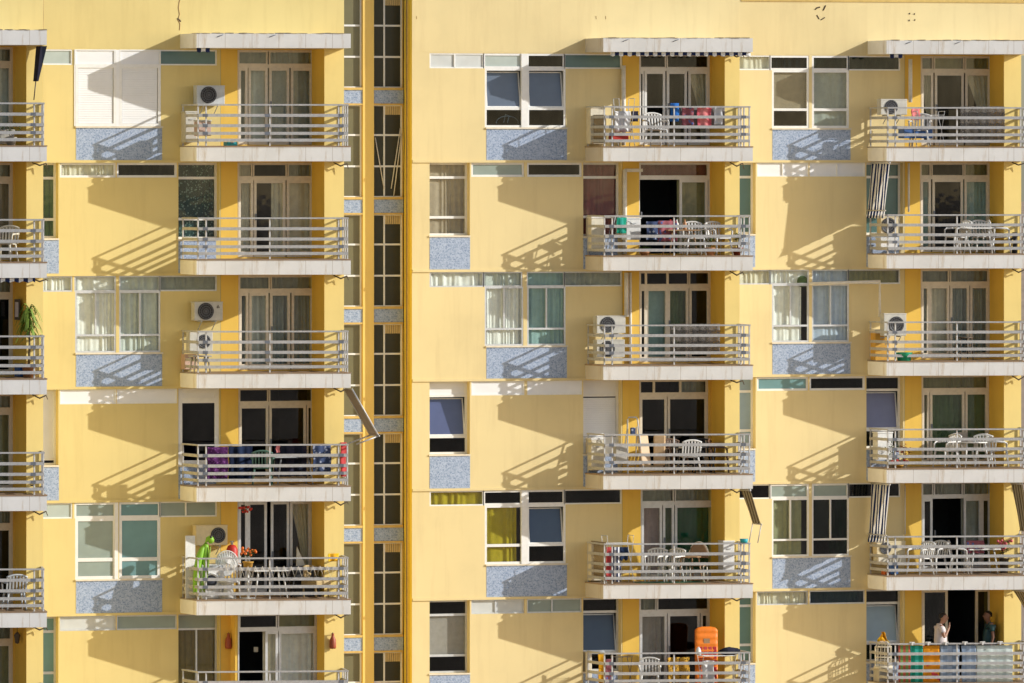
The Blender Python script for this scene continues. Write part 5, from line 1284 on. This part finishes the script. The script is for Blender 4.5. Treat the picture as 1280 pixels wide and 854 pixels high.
m = MB(); b = .74; m.add([(-.09, -.062+.18*b, 1.64*b), (.07, -.062+.18*b, 1.64*b), (.07, -.045+.18*.83, 1.72*.83), (-.09, -.045+.18*.83, 1.72*.83)], [(0, 1, 2, 3)]); m.build('printed_patch', 'wood', o, local=True)
# dark bundle on the rack
m = MB(); m.blob((0, 0, .09), (.30, .16, .11), 0, 14, 8, .08); single(m, 'laundry_bundle', 'black_cloth', 'dark navy bundle of cloth lying on the wire rack near the pier, bottom balcony', 'laundry', at('B', 6, 912, 1.5, .93))
m = MB(); m.lathe([(0, 0), (.07, 0), (.08, .05), (.05, .16), (.02, .2), (0, .2)], n=12); single(m, 'bottle', 'plastic_white', 'white bottle standing on the wire rack before the orange mattress', 'bottle', at('B', 6, 873, 1.5, .95))
m = MB(); m.lathe([(0, 0), (.09, 0), (.11, .1), (.10, .1), (.08, .01), (0, .01)], n=16); single(m, 'cup', 'turquoise', 'turquoise cup balanced on the railing corner, fifth balcony', 'cup', at('B', 5, 930, 2.02, 1.03))
# bottles on the second balcony's table
for i, (px, mt, lb) in enumerate(((838, 'red_paint', 'red bottle on the loaded brown table, second balcony'), (846, 'plastic_white', 'white bottle right of the red bottle on the loaded table'), (856, 'terracotta', 'brown jar at the right end of the loaded table, second balcony'))):
    m = MB(); m.lathe([(0, 0), (.045, 0), (.05, .02), (.05, .15), (.018, .21), (.018, .26), (0, .26)], n=12); single(m, 'bottle', mt, lb, 'bottle', at('B', 2, px, 1.05, .66), 0, 'bottles on the loaded table')
# folded sunbed frame
o = thing('folding_sunbed', 'folded green sunbed with grey frame leaning on the left railing, second balcony', 'sunbed', at('B', 2, 775, 1.0), R(0))
m = MB(); m.tube([(-.3, 0, .1), (-.1, .05, 1.02), (.28, .02, .86), (.4, 0, .78)], .016, 6); m.tube([(-.3, .25, .1), (-.1, .25, 1.0), (.28, .25, .84)], .016, 6); m.build('frame', 'steel', o, local=True)
m = MB(); m.sheet(lambda a, b: (-.1+.38*a, .04+.2*b, .99-.15*a-.03*math.sin(a*3.14)), 8, 4); m.build('canvas', 'plastic_green', o, local=True)
# brown armchair back with pale rim on the fifth balcony, green carpet
o = thing('cane_chair', 'brown cane chair with pale curved rim before the green door, fifth balcony', 'chair', at('B', 5, 871, .9), R(-35))
m = MB(); m.tube([(.26*math.sin(R(t)), .2+.04*math.cos(R(t)), .62+.38*math.cos(R(t))) for t in range(-95, 96, 15)], .025, 7); m.build('rim', 'plastic_cream', o, local=True)
m = MB(); m.sheet(lambda a, b: ((a-.5)*.5*math.sqrt(max(.0, 1-(b*.98)**2)), .2+.03*math.cos((a-.5)*3), .60+.40*b), 12, 8); x = m.build('backrest', 'wood', o, local=True); x.modifiers.new('t', 'SOLIDIFY').thickness = .02
m = MB(); m.box(-.24, .24, -.24, .2, .40, .45); m.build('seat', 'wood', o, local=True, bevel=.02)
for sx in (-.22, .22):
    for sy in (-.2, .18): m = MB(); m.tube([(sx, sy, .41), (sx*1.08, sy*1.1, 0)], .02, 6); m.build('leg', 'plastic_cream', o, local=True)
lf = FR['B'][1]; u0, u1 = lf.u(799, 1.3), lf.u(880, 1.3); p = lf.P((u0+u1)/2, 1.3)
m = MB(); m.box(-(u1-u0)/2, (u1-u0)/2, -.14, .5, .0, .012); single(m, 'carpet', 'carpet', 'dark green carpet on the floor of the fifth balcony right of the stairs', 'carpet', (p.x, p.y, zt(5)+.001))
# tray with dark tiles on the chair, picture on the far left wall, white sun umbrella folded far left
m = MB(); m.box(-.15, .15, 0, .03, 0, .3); single(m, 'tray', 'iron', 'dark square tray leaning on a white chair back, fourth far right balcony', 'tray', at('C', 4, 1203, .62, .60))
lf = FR['Z'][1]
o = thing('picture', 'dark framed picture on the far left wall behind the palm', 'picture', (*lf.P(lf.u(22, .5), .5), lf.z(22, 400, .5)))
m = MB(); m.box(-.02, .0, -.2, .2, 0, .5); m.build('frame', 'iron', o, local=True)
m = MB(); m.box(-.025, -.021, -.13, .13, .07, .43); m.build('image', 'shirt_pink', o, local=True)
# a ring-shaped fan standing behind the curtain of the third-row window
pf = FR['C'][0]
m = MB(); m.lathe([(0, .0), (.13, .0), (.15, .02), (.15, .05), (0, .06)], n=20, axis='y'); 
p = pf.P(pf.u(1002.5, -.1), -.10); o = m.build('round_fan', 'leaf', None, local=True); o.location = (p.x, p.y, pf.z(1002, 352, 0)); tag(o, 'round dark green fan in the strip window, third row of the far right column', 'fan')
# bicycle-like ornament in the top window
pf = FR['B'][0]; p = pf.P(pf.u(634, -.12), -.12)
m = MB(); m.tube([(.30*math.cos(R(t)), 0, .17*math.sin(R(t))) for t in range(-10, 200, 14)], .014, 5); m.tube([(-.1, 0, 0), (-.04, 0, .22), (.05, 0, .17), (.0, 0, .0)], .016, 5)
o = m.build('wire_sculpture', 'plastic_white', None, local=True); o.location = (p.x, p.y, pf.z(634, 153.5, 0)); tag(o, 'white curved wire object on the sill inside the dark lower pane, top row', 'ornament')
# birdcage with yellow cloth
o = thing('birdcage', 'pale wire birdcage in the left railing corner, bottom right balcony', 'birdcage', at('C', 6, 1104, .5, .35))
m = MB()
for k in range(14):
    a = 6.283*k/14; m.tube([(.22*math.cos(a), .2*math.sin(a), 0), (.22*math.cos(a), .2*math.sin(a), .55), (.12*math.cos(a), .11*math.sin(a), .68), (0, 0, .72)], .009, 4)
for z in (.02, .28, .55): m.tube([(.22*math.cos(R(t)), .2*math.sin(R(t)), z) for t in range(0, 361, 24)], .012, 5)
m.build('bars', 'plastic_cream', o, local=True)
m = MB(); m.lathe([(0, -.02), (.25, -.02), (.25, .05), (0, .05)], n=20); m.build('tray', 'plastic_cream', o, local=True)
m = MB(); m.box(-.2, .2, -.2, .2, 0, .325); single(m, 'stool', 'stone', 'pale stool under the birdcage, bottom right balcony', 'stool', at('C', 6, 1104, .5), 0, None, .01)
m = MB(); m.sheet(lambda a, b: ((a-.5)*.34*(1-.75*b)-.05*b+.02*math.sin(b*9), .06*math.sin(a*9+b*3)-.04*b, .26*b-.16*abs(a-.62)+.02*math.sin(a*17)), 14, 8); x = single(m, 'yellow_cloth', 'yellow_cloth', 'yellow cloth peaked on top of the birdcage', 'cloth', at('C', 6, 1104, .5, 1.05)); x.modifiers.new('t', 'SOLIDIFY').thickness = .01
# clothes pegs and rolled things clipped on that handrail
def CW(px):
    sf = SG['C'][4]; p = sf.P(sf.u(px, -.06), -.06); return FR['C'][1].o.y-p.y
for px in (1140, 1160, 1182, 1206, 1228, 1250):
    m = MB(); m.box(-.07, .07, -.035, .035, 0, .03); m.box(-.02, .02, -.05, -.036, -.06, .03)
    single(m, 'rail_clip', 'plastic_white', 'white clip holding the towels on the handrail, bottom right balcony', 'clip', at('C', 6, px, CW(px), 1.032), -ALPHA, 'clips on the towel railing', .006)
# garland wire on the fifth balcony
o = None
m = MB(); lf = SG['A'][4]; RW = -.05
for x0 in range(283, 410, 9):
    a = lf.P(lf.u(x0, RW+.04), RW+.04); b = lf.P(lf.u(x0+4.5, RW+.04), RW+.04); d = lf.P(lf.u(x0+9, RW+.04), RW+.04)
    za, zb_ = lf.z(300, 708, RW), lf.z(300, 722, RW)
    m.tube([(*a, za), (*b, zb_), (*d, za)], .006, 4)
x = m.build('wire_garland', 'pipe_white'); tag(x, 'zigzag white wire garland strung along the railing, fifth balcony left of the stairs', 'garland')
# dark figure-like ornament right of the chairs, second far right balcony
m = MB(); m.tube([(0, 0, 0), (.02, 0, .3), (0, 0, .55)], [.08, .05, .07], 8); m.tube([(-.12, 0, .35), (0, 0, .42), (.12, 0, .5)], .03, 6)
single(m, 'ornament', 'plastic_dark', 'black wrought ornament by the pier, second far right balcony', 'ornament', at('C', 2, 1268, 1.2))

# ------------------------------------------------------------------ the two people
def skin_obj(name, V, E, rad, mat, parent, sub=2):
    me = bpy.data.meshes.new(name); me.from_pydata(V, E, []); me.update()
    o = bpy.data.objects.new(name, me); COL.objects.link(o); o.parent = parent
    me.materials.append(MATS[mat])
    md = o.modifiers.new('skin', 'SKIN'); md.use_smooth_shade = True; md.branch_smoothing = .6
    for i, r in enumerate(rad): me.skin_vertices[0].data[i].radius = r if isinstance(r, tuple) else (r, r)
    me.skin_vertices[0].data[0].use_root = True
    s = o.modifiers.new('sub', 'SUBSURF'); s.levels = sub; s.render_levels = sub
    WORLD[o.name] = WORLD[parent.name]
    return o
def person(loc, rz, label, skin, shirt, arm_r, arm_l, nod):
    """x forward, y to the person's left; arms are joint lists shoulder-elbow-wrist"""
    o = empty('person', loc, rz); tag(o, label, 'person', None)
    V = []; E = []; Rd = []
    def add(p, r, par=None):
        V.append(p); Rd.append(r); 
        if par is not None: E.append((par, len(V)-1))
        return len(V)-1
    pel = add((0, 0, .95), (.12, .15)); bel = add((.01, 0, 1.08), (.115, .145), pel); che = add((0, 0, 1.28), (.115, .16), bel); nb = add((-.005, 0, 1.43), (.07, .10), che)
    nk = add((.015+nod*.1, 0, 1.51), .062, nb)
    h1 = add((.05+nod*.3, 0, 1.565-nod*.02), (.092, .082), nk); h2 = add((.045+nod*.4, 0, 1.635-nod*.04), (.125, .10), h1); h3 = add((.035+nod*.45, 0, 1.70-nod*.06), (.128, .105), h2); add((.025+nod*.45, 0, 1.765-nod*.07), (.09, .08), h3)
    for s in (-1, 1):
        hp = add((0, s*.09, .88), .085, pel); kn = add((.02, s*.1, .48), .06, hp); an = add((-.01, s*.11, .09), .042, kn); add((.06, s*.12, .04), .04, an)
    for s, (sh, el, wr, pd) in ((-1, arm_r), (1, arm_l)):
        a = add(sh, .06, nb); b = add(el, .043, a); c_ = add(wr, .03, b)
        wr = Vector(wr); pd = Vector(pd).normalized(); sd = pd.cross(Vector((0, 0, 1)) if abs(pd.z) < .8 else Vector((1, 0, 0))).normalized()
        pm = add(tuple(wr+pd*.06), (.034, .022), c_)
        for k in range(4):
            q = wr+pd*.095+sd*(.024*(k-1.5)); f1 = add(tuple(q), .010, pm); f2 = add(tuple(q+pd*(.035-.004*abs(k-1))), .009, f1); add(tuple(q+pd*(.055-.006*abs(k-1))+Vector((0, 0, -.015))), .008, f2)
        t1 = add(tuple(wr+pd*.04+sd*.04), .011, c_); add(tuple(wr+pd*.075+sd*.055), .009, t1)
    body = skin_obj('body', V, E, Rd, skin, o)
    # shirt with short sleeves
    V = []; E = []; Rd = []
    pel = add((0, 0, .90), (.165, .19)); bel = add((.02, 0, 1.08), (.17, .19), pel); che = add((0, 0, 1.28), (.16, .21), bel); nb = add((-.005, 0, 1.45), (.12, .17), che); add((.0, 0, 1.505), (.085, .09), nb)
    for s, (sh, el, wr, pd) in ((-1, arm_r), (1, arm_l)):
        a = add(sh, .095, nb); sh = Vector(sh); el = Vector(el); add(tuple(sh+(el-sh)*.62), .08, a)
    skin_obj('shirt', V, E, Rd, shirt, o)
    V = []; E = []; Rd = []
    pel = add((0, 0, .93), (.135, .165))
    for s in (-1, 1): hp = add((0, s*.09, .86), .1, pel); kn = add((.02, s*.1, .48), .075, hp); add((-.01, s*.11, .10), .06, kn)
    skin_obj('trousers', V, E, Rd, 'trousers', o)
    hx, hz = .045+nod*.45, 1.70-nod*.06
    m = MB(); rnd = random.Random(2)
    def vs(a, b):
        cz = math.cos(2*math.pi*a); t = b*(1.42-.75*cz)               # short fringe, long at the nape
        return (hx-.03+.118*cz*math.sin(t), .102*math.sin(2*math.pi*a)*math.sin(t), hz-.012+.112*math.cos(t)-nod*.05*cz*math.sin(t))
    m.sheet(vs, 18, 8); m.build('hair', 'hair', o, local=True)
    m = MB(); m.blob((hx+.095, 0, hz-.04), (.022, .014, .028), 0, 8, 6); m.build('nose', skin, o, local=True)
    for s in (-1, 1):
        m = MB(); m.blob((hx+.08, s*.032, hz-.012), .011, 0, 8, 6); m.build('eye', 'hair', o, local=True)
        m = MB(); m.blob((hx-.005, s*.083, hz-.03), (.026, .012, .034), 0, 8, 6); m.build('ear', skin, o, local=True)
    m = MB(); m.blob((hx+.083, 0, hz-.085), (.012, .026, .008), 0, 8, 6); m.build('mouth', 'red_clay', o, local=True)
    for s in (-1, 1):
        m = MB(); m.hexa([(-.08, s*.12-.045, 0), (.19, s*.12-.04, 0), (.19, s*.12+.04, 0), (-.08, s*.12+.045, 0), (-.07, s*.12-.04, .09), (.15, s*.12-.035, .05), (.15, s*.12+.035, .05), (-.07, s*.12+.04, .09)]); m.build('shoe', 'plastic_dark', o, local=True, bevel=.02)
    return o
def person_at(c, r, px, w): return at(c, r, px, w, .001)
person(person_at('C', 6, 1175, .9), R(-10), 'person in a pale pink short-sleeved shirt, head bowed, hand raised to the mouth, behind towels', 'skin', 'shirt_pink',
       ((0, -.20, 1.44), (.06, -.26, 1.14), (.22, -.12, 1.40), (.1, .2, .9)), ((0, .20, 1.44), (-.03, .25, 1.10), (.12, .22, .92), (.3, 0, -.9)), .16)
person(person_at('C', 6, 1237, .5), R(172), 'person in a dark teal t-shirt facing left in the shade beside the pier', 'skin_dark', 'shirt_teal',
       ((0, -.21, 1.44), (-.02, -.26, 1.12), (.05, -.25, .87), (.1, 0, -1)), ((0, .21, 1.44), (-.03, .27, 1.12), (.04, .26, .87), (.1, 0, -1)), .06)

# scars, bolts and a crack on the parapets
simple('scar', (.10, .07, .04), .9); simple('crack', (.42, .27, .12), .9)
def scar(c, pts, r=.02, mat='scar', name='wall_scar'):
    pf = FR[c][0]; m = MB()
    m.tube([(*pf.P(pf.u(x, .005), .005), pf.z(x, y, .005)) for x, y in pts], r, 5); m.build(name, mat, BLD[c])
scar('C', [(1019, 12), (1021, 10), (1025, 9)], .02); scar('C', [(1029, 13), (1031, 9), (1032, 7)], .02); scar('C', [(1021, 19), (1024, 24)], .015); scar('C', [(1026, 25), (1031, 22)], .015)
for x, y in ((1137, 17), (1143, 17.5), (1136.5, 25.5), (1143.5, 25)): scar('C', [(x-.5, y), (x+.5, y+.3)], .022, name='wall_bolt')
scar('A', [(225, -2), (223, 9), (224.5, 18), (222.5, 25), (225, 30), (224.5, 38)], .012, 'crack', 'wall_crack')
scar('A', [(222, 23), (226, 27)], .02)
for c, x in (('B', 520.5), ('B', 745), ('B', 757)): scar(c, [(x, 20), (x+.4, 24)], .008, 'crack', 'wall_crack')
pf = FR['C'][0]; q = MB(); q.fbox(pf, pf.u(926), pf.u(1300), -.1, .03, pf.z(1000, 2), pf.z(1000, -2)); q.build('coping_ledge', 'ochre_sill', br_)
for c, x in (('A', 54),):
    scar(c, [(x, -2), (x+.3, 20), (x, 40)], .009, 'crack', 'wall_crack')

# white poles leaning behind the stair glazing bars on the second landing
sf = SF
for (xa, ya, xb, yb) in ((469, 172, 480, 236), (500.5, 160, 489, 236), (502, 166, 492, 246)):
    q = MB(); q.tube([(*sf.P(sf.u(xa, -.01), -.01), sf.z(xa, ya, 0)), (*sf.P(sf.u(xb, -.01), -.01), sf.z(xb, yb, 0))], .014, 6); q.build('white_brace', 'pipe_white', bl)
